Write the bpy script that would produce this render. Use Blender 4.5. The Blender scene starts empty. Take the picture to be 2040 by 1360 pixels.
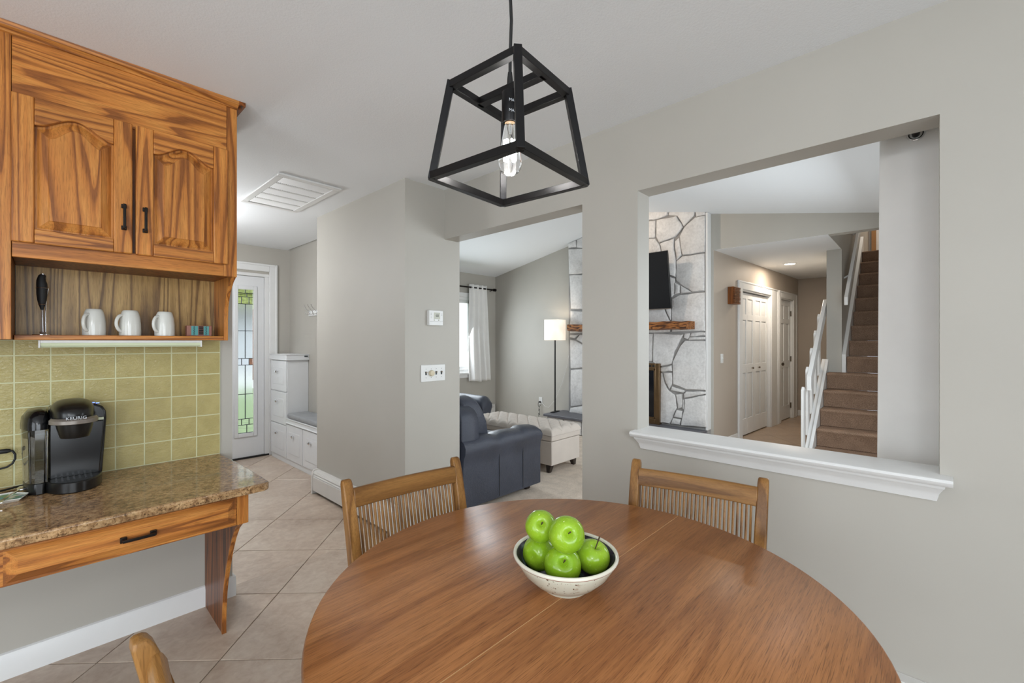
import bpy, bmesh, math, random
from mathutils import Matrix, Vector
random.seed(7)
PI = math.pi
R = math.radians
sc = bpy.context.scene
col = sc.collection

# ---------------------------------------------------------------- camera
EYE = 1.32
YAW = R(43.25)                      # viewing direction, measured from the +X axis
FOC = 878.0                         # focal length in pixels of the 2040 x 1360 frame
cd = bpy.data.cameras.new('camera')
cd.sensor_fit = 'HORIZONTAL'; cd.sensor_width = 36.0; cd.lens = FOC/2040*36
cd.clip_start = 0.02; cd.clip_end = 200
cam = bpy.data.objects.new('camera', cd); col.objects.link(cam)
cam.location = (0, 0, EYE); cam.rotation_euler = (PI/2, 0, YAW - PI/2)
sc.camera = cam

# ---------------------------------------------------------------- world, lights, exposure
w = bpy.data.worlds.new('sky'); sc.world = w; w.use_nodes = True
bg = w.node_tree.nodes['Background']
bg.inputs[0].default_value = (0.86, 0.93, 1.0, 1); bg.inputs[1].default_value = 2.2
sc.view_settings.view_transform = 'Standard'; sc.view_settings.look = 'None'
sc.view_settings.exposure = 0.0; sc.view_settings.gamma = 1.0
sc.view_settings.use_curve_mapping = False

def area(name, loc, rot, sx, sy, power, color=(1, 1, 1)):
    l = bpy.data.lights.new(name, 'AREA'); l.shape = 'RECTANGLE'; l.size = sx; l.size_y = sy
    l.energy = power; l.color = color
    o = bpy.data.objects.new(name, l); col.objects.link(o); o.location = loc; o.rotation_euler = rot
    return o
def point(name, loc, power, color, radius):
    l = bpy.data.lights.new(name, 'POINT'); l.energy = power; l.color = color; l.shadow_soft_size = radius
    o = bpy.data.objects.new(name, l); col.objects.link(o); o.location = loc
    return o
def spot(name, loc, target, power, color, angle, blend=.6, radius=.04):
    l = bpy.data.lights.new(name, 'SPOT'); l.energy = power; l.color = color
    l.spot_size = angle; l.spot_blend = blend; l.shadow_soft_size = radius
    o = bpy.data.objects.new(name, l); col.objects.link(o); o.location = loc
    o.rotation_euler = (Vector(target)-Vector(loc)).to_track_quat('-Z', 'Y').to_euler()
    return o
DAY = (0.85, 0.935, 1.0)
# daylight entering at the kitchen window (behind the camera) and the living room windows
area('kitchen_window_daylight', (-1.0, -2.38, 1.12), (R(82), 0, 0), 2.9, 2.0, 74, DAY)
area('kitchen_side_added_fill', (-2.58, 0.2, 1.12), (R(84), 0, R(-90)), 2.2, 2.0, 35, DAY)  # fill from the side, through an unseen window added for it
area('living_side_window_daylight', (3.9, -0.09, 1.45), (R(66), 0, 0), 1.9, 1.3, 48, DAY)
area('living_front_window_daylight', (4.1, 5.60, 1.45), (R(72), 0, R(180)), 1.7, 1.15, 46, DAY)
# added fill lights brightening the kitchen, entry and stair landing, no fixtures there
point('kitchen_added_fill', (-1.3, -0.7, 1.95), 34, (.95, .97, 1), .16)
point('entry_added_fill', (0.45, 4.3, 2.0), 52, (.96, .98, 1), .14)
area('stair_landing_added_fill', (9.0, 0.3, 4.7), (0, 0, 0), .5, .5, 24, (1, .90, .78))

# ---------------------------------------------------------------- pixel helper (directions only)
FW = (math.cos(YAW), math.sin(YAW)); RT = (math.sin(YAW), -math.cos(YAW))
def ray(px, py):
    a = (px-1020)/FOC; b = (680-py)/FOC
    return (FW[0]+a*RT[0], FW[1]+a*RT[1], b)
def on_x(px, py, x):
    d = ray(px, py); t = x/d[0]; return (x, t*d[1], EYE+t*d[2])

# ---------------------------------------------------------------- mesh builder
class MB:
    def __init__(s): s.v = []; s.f = []
    def add(s, v, f):
        n = len(s.v); s.v += [tuple(p) for p in v]; s.f += [tuple(i+n for i in q) for q in f]; return s
    def box(s, x0, x1, y0, y1, z0, z1):
        return s.add([(x, y, z) for z in (z0, z1) for y in (y0, y1) for x in (x0, x1)],
                     [(0, 2, 3, 1), (4, 5, 7, 6), (0, 1, 5, 4), (1, 3, 7, 5), (3, 2, 6, 7), (2, 0, 4, 6)])
    def prism(s, poly, axis, a0, a1):
        n = len(poly)
        def P(p, a): return {'x': (a, p[0], p[1]), 'y': (p[0], a, p[1]), 'z': (p[0], p[1], a)}[axis]
        v = [P(p, a0) for p in poly]+[P(p, a1) for p in poly]
        f = [tuple(range(n)), tuple(range(2*n-1, n-1, -1))]+[(i, (i+1) % n, n+(i+1) % n, n+i) for i in range(n)]
        return s.add(v, f)
    def loft(s, rings, cap=True, close=True):
        n = len(rings[0]); v = [p for r in rings for p in r]; f = []
        for k in range(len(rings)-1):
            for i in range(n if close else n-1):
                j = (i+1) % n; f.append((k*n+i, k*n+j, (k+1)*n+j, (k+1)*n+i))
        if cap: f += [tuple(range(n)), tuple(range((len(rings)-1)*n, len(rings)*n))]
        return s.add(v, f)
    def lathe(s, prof, c=(0, 0, 0), n=32, axis='z', cap=True):
        rings = []
        for r, z in prof:
            ring = []
            for i in range(n):
                a = 2*PI*i/n; q = (r*math.cos(a), r*math.sin(a), z)
                if axis == 'x': q = (z, q[0], q[1])
                if axis == 'y': q = (q[0], z, q[1])
                ring.append((c[0]+q[0], c[1]+q[1], c[2]+q[2]))
            rings.append(ring)
        return s.loft(rings, cap)
    def tube(s, pts, r, n=10, cap=True):
        pts = [Vector(p) for p in pts]; rings = []; ref = None
        for i, p in enumerate(pts):
            d = (pts[min(i+1, len(pts)-1)]-pts[max(i-1, 0)]).normalized()
            if ref is None: ref = Vector((0, 0, 1)) if abs(d.z) < .9 else Vector((1, 0, 0))
            u = d.cross(ref).normalized(); ref = u.cross(d).normalized()
            rr = r[i] if isinstance(r, (list, tuple)) else r
            rings.append([tuple(p+rr*(math.cos(2*PI*k/n)*u+math.sin(2*PI*k/n)*ref)) for k in range(n)])
        return s.loft(rings, cap)
    def bar(s, p, q, a, b, up=(0, 0, 1)):
        p = Vector(p); q = Vector(q); d = (q-p).normalized(); up = Vector(up)
        u = d.cross(up).normalized(); t = u.cross(d).normalized()
        ring = lambda c: [tuple(c+u*i*a/2+t*j*b/2) for i, j in ((-1, -1), (1, -1), (1, 1), (-1, 1))]
        return s.loft([ring(p), ring(q)])
    def pillow(s, c, size, e1=.35, e2=.35, nu=28, nv=18, fn=None):
        # a plump rounded block (superellipsoid); e near 0 is boxy, 1 is an ellipsoid
        pw = lambda x, e: math.copysign(abs(x)**e, x)
        rings = []
        for j in range(nv+1):
            b = -PI/2+PI*j/nv; b = max(-PI/2+.02, min(PI/2-.02, b)); ring = []
            for i in range(nu):
                a = 2*PI*i/nu
                x = pw(math.cos(b), e1)*pw(math.cos(a), e2); y = pw(math.cos(b), e1)*pw(math.sin(a), e2); z = pw(math.sin(b), e1)
                p = (c[0]+x*size[0]/2, c[1]+y*size[1]/2, c[2]+z*size[2]/2)
                ring.append(fn(p, x, y, z) if fn else p)
            rings.append(ring)
        return s.loft(rings)
    def grid(s, fn, nu, nv):
        v = [fn(i/nu, j/nv) for j in range(nv+1) for i in range(nu+1)]
        f = [(j*(nu+1)+i, j*(nu+1)+i+1, (j+1)*(nu+1)+i+1, (j+1)*(nu+1)+i) for j in range(nv) for i in range(nu)]
        return s.add(v, f)

BASIS = {}
def build(name, mb, mat, parent=None, local=False, bevel=0, smooth=40, seg=2, label=None, solid=0):
    me = mb if isinstance(mb, bpy.types.Mesh) else None
    if me is None:
        me = bpy.data.meshes.new(name); me.from_pydata(mb.v, [], mb.f)
        b = bmesh.new(); b.from_mesh(me); bmesh.ops.recalc_face_normals(b, faces=b.faces); b.to_mesh(me); b.free()
        if smooth:
            me.polygons.foreach_set('use_smooth', [True]*len(me.polygons))
            me.set_sharp_from_angle(angle=R(smooth))
        me.materials.append(M[mat])
    o = bpy.data.objects.new(name, me); col.objects.link(o)
    if parent is not None:
        o.parent = parent
        if not local and parent.name in BASIS: o.matrix_parent_inverse = BASIS[parent.name].inverted()
    if solid:
        m = o.modifiers.new('solid', 'SOLIDIFY'); m.thickness = solid; m.offset = 0
    if bevel:
        m = o.modifiers.new('bevel', 'BEVEL'); m.width = bevel; m.segments = seg; m.limit_method = 'ANGLE'; m.angle_limit = R(40)
    if label: o['label'] = label
    return o
def thing(name, label, cat, loc=(0, 0, 0), rz=0, group=None, kind=None):
    o = bpy.data.objects.new(name, None); col.objects.link(o); o.empty_display_size = .05
    o.location = loc; o.rotation_euler = (0, 0, rz)
    BASIS[o.name] = Matrix.Translation(loc) @ Matrix.Rotation(rz, 4, 'Z')
    o['label'] = label; o['category'] = cat
    if group: o['group'] = group
    if kind: o['kind'] = kind
    return o
def tag(o, label, cat, group=None, kind=None):
    o['label'] = label; o['category'] = cat
    if group: o['group'] = group
    if kind: o['kind'] = kind
    return o
def struct(name, mb, mat, label, cat, bevel=0, **k):
    return tag(build(name, mb, mat, bevel=bevel, **k), label, cat, kind='structure')
def copy_tree(o, parent=None):
    c = o.copy(); col.objects.link(c); c.parent = parent
    for ch in list(o.children): copy_tree(ch, c)
    return c
def text(name, body, size, mat, parent, loc, rot, extrude=.0006, local=False):
    cu = bpy.data.curves.new(name, 'FONT'); cu.body = body; cu.size = size; cu.extrude = extrude; cu.resolution_u = 3
    cu.align_x = 'CENTER'; cu.align_y = 'CENTER'
    tmp = bpy.data.objects.new('tmp', cu); me = bpy.data.meshes.new_from_object(tmp)
    bpy.data.objects.remove(tmp); bpy.data.curves.remove(cu)
    me.materials.clear(); me.materials.append(M[mat]); me.name = name
    o = bpy.data.objects.new(name, me); col.objects.link(o); o.location = loc; o.rotation_euler = rot
    o.parent = parent
    if not local and parent.name in BASIS: o.matrix_parent_inverse = BASIS[parent.name].inverted()
    return o

# ---------------------------------------------------------------- materials
M = {}
def srgb(r, g, b):
    f = lambda c: (c/255/12.92 if c <= 10 else ((c/255+.055)/1.055)**2.4)
    return (f(r), f(g), f(b), 1)
def lin(*c): return (c[0], c[1], c[2], 1)
class NT:
    def __init__(s, name, rough=.5, metal=0, spec=.5):
        m = bpy.data.materials.new(name); m.use_nodes = True; M[name] = m; s.m = m
        s.t = m.node_tree; s.p = s.t.nodes['Principled BSDF']
        s.p.inputs['Roughness'].default_value = rough; s.p.inputs['Metallic'].default_value = metal
        s.p.inputs['Specular IOR Level'].default_value = spec
    def n(s, typ, **kw):
        x = s.t.nodes.new(typ)
        for k, v in kw.items():
            if k in x.inputs: x.inputs[k].default_value = v
            else: setattr(x, k, v)
        return x
    def l(s, a, b): s.t.links.new(a, b)
    def coords(s, scale=(1, 1, 1), rand=0, space='Object'):
        tc = s.n('ShaderNodeTexCoord'); mp = s.n('ShaderNodeMapping'); mp.inputs['Scale'].default_value = scale
        src = tc.outputs[space]
        if rand:
            oi = s.n('ShaderNodeObjectInfo'); mul = s.n('ShaderNodeVectorMath', operation='SCALE')
            cmb = s.n('ShaderNodeCombineXYZ')
            for i in range(3): s.l(oi.outputs['Random'], cmb.inputs[i])
            s.l(cmb.outputs[0], mul.inputs[0]); mul.inputs['Scale'].default_value = rand
            ad = s.n('ShaderNodeVectorMath', operation='ADD'); s.l(src, ad.inputs[0]); s.l(mul.outputs[0], ad.inputs[1]); src = ad.outputs[0]
        s.l(src, mp.inputs['Vector']); return mp.outputs[0]
    def noise(s, vec, scale, detail=3, rough=.5, dist=0):
        x = s.n('ShaderNodeTexNoise'); x.inputs['Scale'].default_value = scale; x.inputs['Detail'].default_value = detail
        x.inputs['Roughness'].default_value = rough; x.inputs['Distortion'].default_value = dist
        s.l(vec, x.inputs['Vector']); return x.outputs['Fac']
    def ramp(s, fac, stops, interp='LINEAR'):
        x = s.n('ShaderNodeValToRGB'); x.color_ramp.interpolation = interp; e = x.color_ramp.elements
        while len(e) < len(stops): e.new(.5)
        for k, (p, c) in enumerate(stops): e[k].position = p; e[k].color = c
        s.l(fac, x.inputs[0]); return x.outputs[0]
    def math(s, op, a, b=None):
        x = s.n('ShaderNodeMath', operation=op)
        for i, q in enumerate((a, b)):
            if q is None: continue
            if isinstance(q, (int, float)): x.inputs[i].default_value = q
            else: s.l(q, x.inputs[i])
        return x.outputs[0]
    def mix(s, fac, a, b, mode='MIX'):
        x = s.n('ShaderNodeMixRGB', blend_type=mode)
        for i, q in enumerate((fac, a, b)):
            if isinstance(q, (int, float)): x.inputs[i].default_value = q
            elif isinstance(q, tuple): x.inputs[i].default_value = q
            else: s.l(q, x.inputs[i])
        return x.outputs[0]
    def color(s, c):
        if isinstance(c, tuple): s.p.inputs['Base Color'].default_value = c
        else: s.l(c, s.p.inputs['Base Color'])
        return s
    def bump(s, h, strength=.2, dist=.002):
        b = s.n('ShaderNodeBump'); b.inputs['Strength'].default_value = strength; b.inputs['Distance'].default_value = dist
        s.l(h, b.inputs['Height']); s.l(b.outputs[0], s.p.inputs['Normal']); return s
def plain(name, c, rough=.5, metal=0, spec=.5, var=.04, bump=0, bscale=60):
    t = NT(name, rough, metal, spec); v = t.coords()
    f = t.noise(v, 9, 3)
    dark = tuple(x*(1-var) for x in c[:3])+(1,); lite = tuple(min(1, x*(1+var)) for x in c[:3])+(1,)
    t.color(t.ramp(f, [(.3, dark), (.7, lite)]))
    if bump: t.bump(t.noise(v, bscale, 4), bump, .002)
    return t
def emit(name, c, strength, base=(.8, .8, .8, 1)):
    t = NT(name, .4); t.color(base); t.p.inputs['Emission Color'].default_value = c; t.p.inputs['Emission Strength'].default_value = strength
    return t
def wood(name, axis, lite, mid, dark, ring=15.0, cross=8.0, along=.38, rough=.36, pore=.45, rand=13.0, dk=.10):
    # growth rings: contour lines of a noise field stretched along the grain; pores: fine short dashes
    t = NT(name, rough, 0, .33)
    ax = lambda l, c: {'x': (l, c, c), 'y': (c, l, c), 'z': (c, c, l)}[axis]
    v = t.coords(ax(along, cross), rand)
    a = t.noise(v, 1.0, 2.2, .4, .12)
    rings = t.math('FRACT', t.math('MULTIPLY', a, ring))
    c = t.ramp(rings, [(.0, mid), (.05, dark), (dk+.10, dark), (dk+.30, mid), (.80, lite), (1.0, mid)])
    f = t.noise(t.coords(ax(7, 190), rand), 1.0, 3, .6)
    c = t.mix(1.0, c, t.ramp(f, [(.3, (.80, .78, .76, 1)), (.62, (1.08, 1.08, 1.08, 1))]), 'MULTIPLY')
    p = t.noise(t.coords(ax(22, 620), rand), 1.0, 2, .6)
    pr = t.ramp(p, [(.34, (.25, .2, .16, 1)), (.47, (1, 1, 1, 1))])
    c2 = t.mix(pore, c, t.mix(1.0, c, pr, 'MULTIPLY'))
    b = t.noise(t.coords((2.5, 2.5, 2.5), rand), 1.0, 2)
    c3 = t.mix(1.0, c2, t.ramp(b, [(.3, (.88, .87, .86, 1)), (.7, (1.08, 1.07, 1.05, 1))]), 'MULTIPLY')
    t.color(c3).bump(pr, .08, .001); return t

def wallpaint(name, c, rough=.56):
    t = NT(name, rough, 0, .35); v = t.coords()
    f = t.noise(v, 1.7, 3)
    t.color(t.ramp(f, [(.3, tuple(x*.97 for x in c[:3])+(1,)), (.7, tuple(x*1.03 for x in c[:3])+(1,))]))
    t.bump(t.noise(v, 90, 3), .05, .002); return t
wallpaint('wall_paint', lin(.46, .437, .392))
wallpaint('tan_paint', lin(.46, .395, .33))
t = NT('ceiling_paint', .8, 0, .2); v = t.coords(); t.color(lin(.85, .87, .885)); t.bump(t.noise(v, 130, 4, .7), .35, .004)
plain('trim_white', lin(.78, .78, .77), .35, var=.015)
plain('cabinet_white', lin(.74, .75, .76), .35, var=.015)
plain('plate_white', lin(.72, .72, .70), .4, var=.02)
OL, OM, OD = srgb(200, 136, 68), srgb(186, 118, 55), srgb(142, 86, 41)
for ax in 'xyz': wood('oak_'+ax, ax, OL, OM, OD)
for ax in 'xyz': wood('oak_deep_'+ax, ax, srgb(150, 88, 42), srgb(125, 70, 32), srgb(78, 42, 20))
wood('oak_panel_z', 'z', srgb(196, 162, 106), srgb(178, 144, 90), srgb(130, 100, 64), ring=18, cross=6.0, rough=.3)
for ax in 'xyz': wood('chair_'+ax, ax, srgb(152, 110, 60), srgb(142, 100, 52), srgb(118, 80, 40), ring=7, pore=.3, rough=.35)
wood('table_x', 'x', srgb(176, 120, 74), srgb(170, 114, 68), srgb(154, 100, 58), ring=4.0, cross=8, along=.7, rough=.3, pore=.55, rand=3)
plain('table_edge', srgb(120, 68, 34), .4)
plain('seam_wood', srgb(206, 168, 122), .5)
wood('beam_y', 'y', srgb(176, 118, 66), srgb(138, 84, 42), srgb(66, 40, 24), ring=7, cross=16, along=3, rough=.6)
wood('chime_z', 'z', srgb(140, 84, 42), srgb(120, 70, 34), srgb(84, 46, 22))
# granite
t = NT('granite', .07, 0, .5); v = t.coords((1, 1, 1))
a = t.noise(v, 55, 6, .72, .4); b = t.noise(v, 170, 3, .6); c = t.noise(v, 9, 3)
base = t.ramp(a, [(.28, srgb(70, 54, 42)), (.40, srgb(134, 104, 74)), (.52, srgb(176, 144, 106)), (.66, srgb(202, 174, 134)), (.82, srgb(128, 100, 76))])
sp = t.ramp(b, [(.34, (0.30, .27, .24, 1)), (.45, (1, 1, 1, 1))])
g = t.mix(1, base, sp, 'MULTIPLY'); g = t.mix(1, g, t.ramp(c, [(.35, (.8, .76, .72, 1)), (.65, (1.12, 1.06, 1, 1))]), 'MULTIPLY')
t.color(g)
# glazed backsplash tile
t = NT('green_tile', .22, 0, .5); v = t.coords((1, 1, 1), 5)
f = t.noise(v, 14, 4, .6); t.color(t.ramp(f, [(.3, srgb(170, 157, 100)), (.7, srgb(186, 172, 114))]))
t.bump(t.noise(t.coords((1, 1, 1.8), 5), 75, 4, .6, .8), .75, .004)
plain('tile_grout', srgb(206, 206, 166), .8)
# floor tile
def floortile(name, cols, tint):
    t = NT(name, .32, 0, .45); v = t.coords((1, 1, 1), 17, 'Object')
    a = t.noise(v, 3.2, 6, .62, .9); b = t.noise(v, 26, 4, .6, .5)
    c = t.ramp(a, [(.28, cols[0]), (.5, cols[1]), (.72, cols[2])])
    c = t.mix(.4, c, t.ramp(b, [(.3, cols[0]), (.7, cols[2])]))
    oi = t.n('ShaderNodeObjectInfo')
    c = t.mix(1, c, t.ramp(oi.outputs['Random'], [(0, (.93, .93, .93, 1)), (1, tint)]), 'MULTIPLY')
    t.color(c); t.bump(t.noise(v, 40, 5, .6), .12, .003)
floortile('floor_tile', (srgb(164, 142, 124), srgb(192, 172, 154), srgb(210, 196, 180)), (1.06, 1.05, 1.04, 1))
floortile('hall_tile', (srgb(146, 126, 108), srgb(164, 142, 122), srgb(178, 158, 138)), (1.04, 1.03, 1.02, 1))
plain('grout', srgb(108, 88, 70), .9)
# carpets
def carpet(name, c0, c1, sc_=260):
    t = NT(name, 1, 0, 0); v = t.coords(); a = t.noise(v, sc_, 3, .7); b = t.noise(v, 11, 4)
    c = t.mix(1, t.ramp(a, [(.32, c0), (.68, c1)]), t.ramp(b, [(.3, (.88, .88, .88, 1)), (.7, (1.08, 1.08, 1.08, 1))]), 'MULTIPLY')
    t.color(c); t.bump(a, .7, .006)
carpet('carpet_beige', srgb(190, 173, 156), srgb(230, 217, 202))
carpet('carpet_brown', srgb(116, 92, 76), srgb(176, 148, 126), 190)
# stone
t = NT('whitewashed_stone', .75, 0, .3); v = t.coords((1, 1, 1), 3)
a = t.noise(v, 6, 5, .6, .6); b = t.noise(v, 34, 5, .65)
c = t.ramp(a, [(.25, srgb(190, 188, 186)), (.5, srgb(214, 212, 210)), (.75, srgb(230, 229, 227))])
c = t.mix(.35, c, t.ramp(b, [(.3, srgb(182, 180, 178)), (.6, srgb(232, 230, 228))]))
t.color(c); t.bump(t.mix(.5, a, b), .55, .02)
plain('mortar', srgb(150, 148, 146), .95, var=.15, bump=.5, bscale=30)
plain('slate', srgb(92, 92, 98), .45, var=.1, bump=.3, bscale=20)
# leather, fabrics
t = NT('navy_leather', .33, 0, .5); v = t.coords()
t.color(t.ramp(t.noise(v, 5, 3), [(.3, srgb(52, 56, 67)), (.7, srgb(64, 69, 82))])); t.bump(t.mix(.4, t.noise(v, 7, 4, .6, 1.2), t.noise(v, 220, 2)), .5, .016)
plain('cream_linen', srgb(206, 196, 186), .85, var=.03, bump=.15, bscale=400)
plain('dark_leg', srgb(42, 32, 28), .4)
plain('grey_cushion', srgb(150, 152, 154), .95, var=.06, bump=.3, bscale=300)
t = plain('curtain_white', lin(.90, .885, .86), .9, var=.02); 
tl = t.n('ShaderNodeBsdfTranslucent'); tl.inputs[0].default_value = (.84, .82, .79, 1)
mx = t.n('ShaderNodeMixShader'); mx.inputs[0].default_value = .10
t.l(t.p.outputs[0], mx.inputs[1]); t.l(tl.outputs[0], mx.inputs[2]); t.l(mx.outputs[0], t.t.nodes['Material Output'].inputs[0])
plain('seat_fabric', srgb(120, 92, 66), .9, var=.05)
# metals, plastics
plain('black_metal', srgb(26, 25, 26), .38, .6, var=.03)
plain('bronze', srgb(38, 34, 32), .35, .8, var=.05)
plain('chrome', lin(.75, .75, .76), .15, 1, var=.02)
plain('knob_brass', srgb(120, 110, 98), .3, 1)
plain('antique_brass', srgb(128, 104, 76), .35, .9, var=.1)
plain('black_plastic', srgb(20, 20, 20), .28, var=.05)
plain('black_gloss', srgb(16, 17, 19), .16, var=.05)
plain('silver_plastic', srgb(134, 126, 118), .35, .3)
plain('rubber_black', srgb(24, 24, 24), .6)
plain('screen_black', srgb(22, 23, 27), .12, var=.02)
plain('dark_gap', srgb(30, 28, 26), .9)
plain('ceramic_white', lin(.68, .68, .63), .12, var=.01)
plain('beige_knob', srgb(208, 196, 168), .4)
plain('lcd', srgb(168, 168, 150), .3)
plain('ink', srgb(70, 72, 70), .6)
plain('print_white', srgb(196, 200, 204), .6)
plain('heater_white', lin(.66, .64, .61), .4, var=.02)
plain('lead_came', srgb(70, 72, 74), .4, .7)
plain('turquoise', srgb(84, 152, 150), .45, var=.2)
plain('copper_pink', srgb(150, 100, 86), .45, var=.2)
plain('dark_ink', srgb(34, 44, 50), .5)
plain('door_wood', srgb(160, 118, 76), .5)
def glass(name, c, rough, ior=1.45):
    t = NT(name, rough); t.color(c); t.p.inputs['Transmission Weight'].default_value = 1; t.p.inputs['IOR'].default_value = ior; return t
glass('clear_glass', (.97, .98, .98, 1), .0)
glass('smoke_glass', (.30, .29, .28, 1), .04)
t = glass('reeded_glass', (.94, .97, .96, 1), .22, 1.25)
v = t.coords((1, 1, 1)); wv = t.n('ShaderNodeTexWave'); wv.inputs['Scale'].default_value = 38; t.l(v, wv.inputs['Vector']); t.bump(wv.outputs['Fac'], .5, .003)
emit('filament', (1, .98, .95, 1), 60)
emit('lamp_shade', (1, .86, .68, 1), .75, (.8, .78, .74, 1))
emit('downlight', (1, .86, .66, 1), 9)
emit('blue_led', (.06, .16, 1, 1), 5)
plain('lens_plastic', srgb(206, 214, 182), .15, var=.02)
# apples
t = NT('apple_green', .16, 0, .5); v = t.coords((1, 1, 1), 4); a = t.noise(v, 16, 3); b = t.noise(v, 260, 2)
c = t.ramp(a, [(.25, srgb(118, 160, 28)), (.55, srgb(146, 184, 40)), (.8, srgb(172, 200, 66))])
c = t.mix(.35, c, t.ramp(b, [(.62, srgb(140, 178, 40)), (.74, srgb(196, 214, 120))])); t.color(c)
plain('apple_stem', srgb(72, 56, 34), .8)
t = NT('bowl_speckle', .18, 0, .5); v = t.coords()
sp = t.noise(v, 150, 1, .4); z = t.n('ShaderNodeSeparateXYZ'); t.l(v, z.inputs[0])
c = t.ramp(sp, [(.27, srgb(92, 62, 40)), (.31, srgb(214, 214, 196))])
rust = t.ramp(t.noise(v, 22, 4, .7), [(.62, (0, 0, 0, 1)), (.72, (1, 1, 1, 1))])
t.color(t.mix(t.math('MULTIPLY', rust, .5), c, srgb(150, 108, 76)))
t = NT('bowl_inside', .15, 0, .5); v = t.coords(); t.color(t.ramp(t.noise(v, 12, 5, .6, 1.5), [(.35, srgb(48, 40, 40)), (.55, srgb(66, 60, 78)), (.72, srgb(120, 150, 138))]))
plain('bowl_rim', srgb(222, 218, 202), .2, var=.05)
t = NT('leaf_dish', .3, 0, .5); v = t.coords(); vo = t.n('ShaderNodeTexVoronoi'); vo.inputs['Scale'].default_value = 55; t.l(v, vo.inputs['Vector'])
t.color(t.ramp(vo.outputs['Color'], [(0, srgb(40, 120, 130)), (.3, srgb(110, 160, 110)), (.5, srgb(214, 214, 200)), (.7, srgb(70, 150, 160)), (.9, srgb(190, 140, 96))], 'CONSTANT'))
plain('lawn', srgb(128, 146, 104), .9, var=.2)
plain('foliage', srgb(150, 160, 92), .8, var=.4)

# ================================================================ THE ROOM
CEIL = 2.41
XW = 1.98; XW2 = 2.10        # wall with the pass-through, kitchen and living-room face
YL = 2.63                    # tiled wall
XF = 5.58                    # far wall of the living room
YS = -0.14                   # window wall beside the stairs
YN = 5.66
# floor with diagonal tiles -------------------------------------------------
def clip(poly, x0, x1, y0, y1):
    def cut(p, f):
        o = []
        for i in range(len(p)):
            a, b = p[i], p[(i+1) % len(p)]; fa, fb = f(a), f(b)
            if fa >= 0: o.append(a)
            if fa*fb < 0:
                t = fa/(fa-fb); o.append((a[0]+t*(b[0]-a[0]), a[1]+t*(b[1]-a[1])))
        return o
    for f in (lambda p: p[0]-x0, lambda p: x1-p[0], lambda p: p[1]-y0, lambda p: y1-p[1]):
        poly = cut(poly, f)
        if len(poly) < 3: return []
    return poly
def parea(p): return abs(sum(p[i][0]*p[(i+1) % len(p)][1]-p[(i+1) % len(p)][0]*p[i][1] for i in range(len(p))))/2
def tiles(parent, mat, rects, s1, s2, o1, o2, far=99):
    g = .0022
    for (x0, x1, y0, y1) in rects:
        for i in range(-30, 60):
            for j in range(-40, 60):
                a0, a1 = o1+i*s1+g*1.4, o1+(i+1)*s1-g*1.4          # x+y
                b0, b1 = o2+j*s2+g*1.4, o2+(j+1)*s2-g*1.4          # y-x
                q = [((a-b)/2, (a+b)/2) for a, b in ((a0, b0), (a1, b0), (a1, b1), (a0, b1))]
                q = clip(q, x0, x1, y0, y1)
                if len(q) < 3 or parea(q) < .002: continue
                cx = sum(p[0] for p in q)/len(q); cy = sum(p[1] for p in q)/len(q)
                m = MB(); top = [((p[0]-cx)*.994+cx, (p[1]-cy)*.994+cy, 0) for p in q]
                m.loft([[(p[0], p[1], -.012) for p in q], [(p[0], p[1], -.0015) for p in q], top])
                build('floor_tile', m, mat, parent, smooth=0)
fl = struct('floor', MB().box(-2.6, XW, -2.4, 5.6, -.08, -.004), 'grout', 'tiled kitchen and entry floor, large beige tiles laid diagonally', 'floor')
tiles(fl, 'floor_tile', [(-.9, XW, -.2, YL+.1), (.3, 2.03, YL+.1, 5.6)], .686, .70, 3.319-.686*5, 1.635-.70*5)
struct('floor_living', MB().box(XW, XF, YS, YN, -.08, .006), 'carpet_beige', 'beige carpet of the living room beyond the opening', 'carpet')
fh = struct('floor_hall', MB().box(XF, 9.6, YS, 2.1, -.08, -.004), 'grout', 'brown tiled floor of the back hall by the stairs', 'floor')
tiles(fh, 'hall_tile', [(XF, 9.3, .75, 1.88)], .686, .70, .33, .2)
# ceilings -------------------------------------------------------------------
struct('ceiling', MB().box(-2.6, XW+.02, -2.4, 5.6, CEIL, CEIL+.08), 'ceiling_paint', 'flat textured white ceiling over the kitchen and entry', 'ceiling')
RY, RZ = 2.80, 3.045
def lz(y): return RZ-.1985*(y-RY) if y > RY else RZ-.1905*(RY-y)
m = MB().prism([(YS-.1, lz(YS-.1)), (RY, RZ), (YN+.1, lz(YN+.1)), (YN+.1, lz(YN+.1)+.1), (RY, RZ+.1), (YS-.1, lz(YS-.1)+.1)], 'x', XW2-.02, XF+.1)
struct('ceiling_living', m, 'ceiling_paint', 'white vaulted ceiling of the living room', 'ceiling')
struct('ceiling_hall', MB().box(XF+.001, 9.7, .7455, 2.2, 2.43, 2.5), 'ceiling_paint', 'low white ceiling of the back hall', 'ceiling')
struct('ceiling_stairs', MB().box(XF, 10.2, YS-.1, 1.0, 4.9, 5.0), 'ceiling_paint', 'white ceiling high above the stairwell', 'ceiling')
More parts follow.
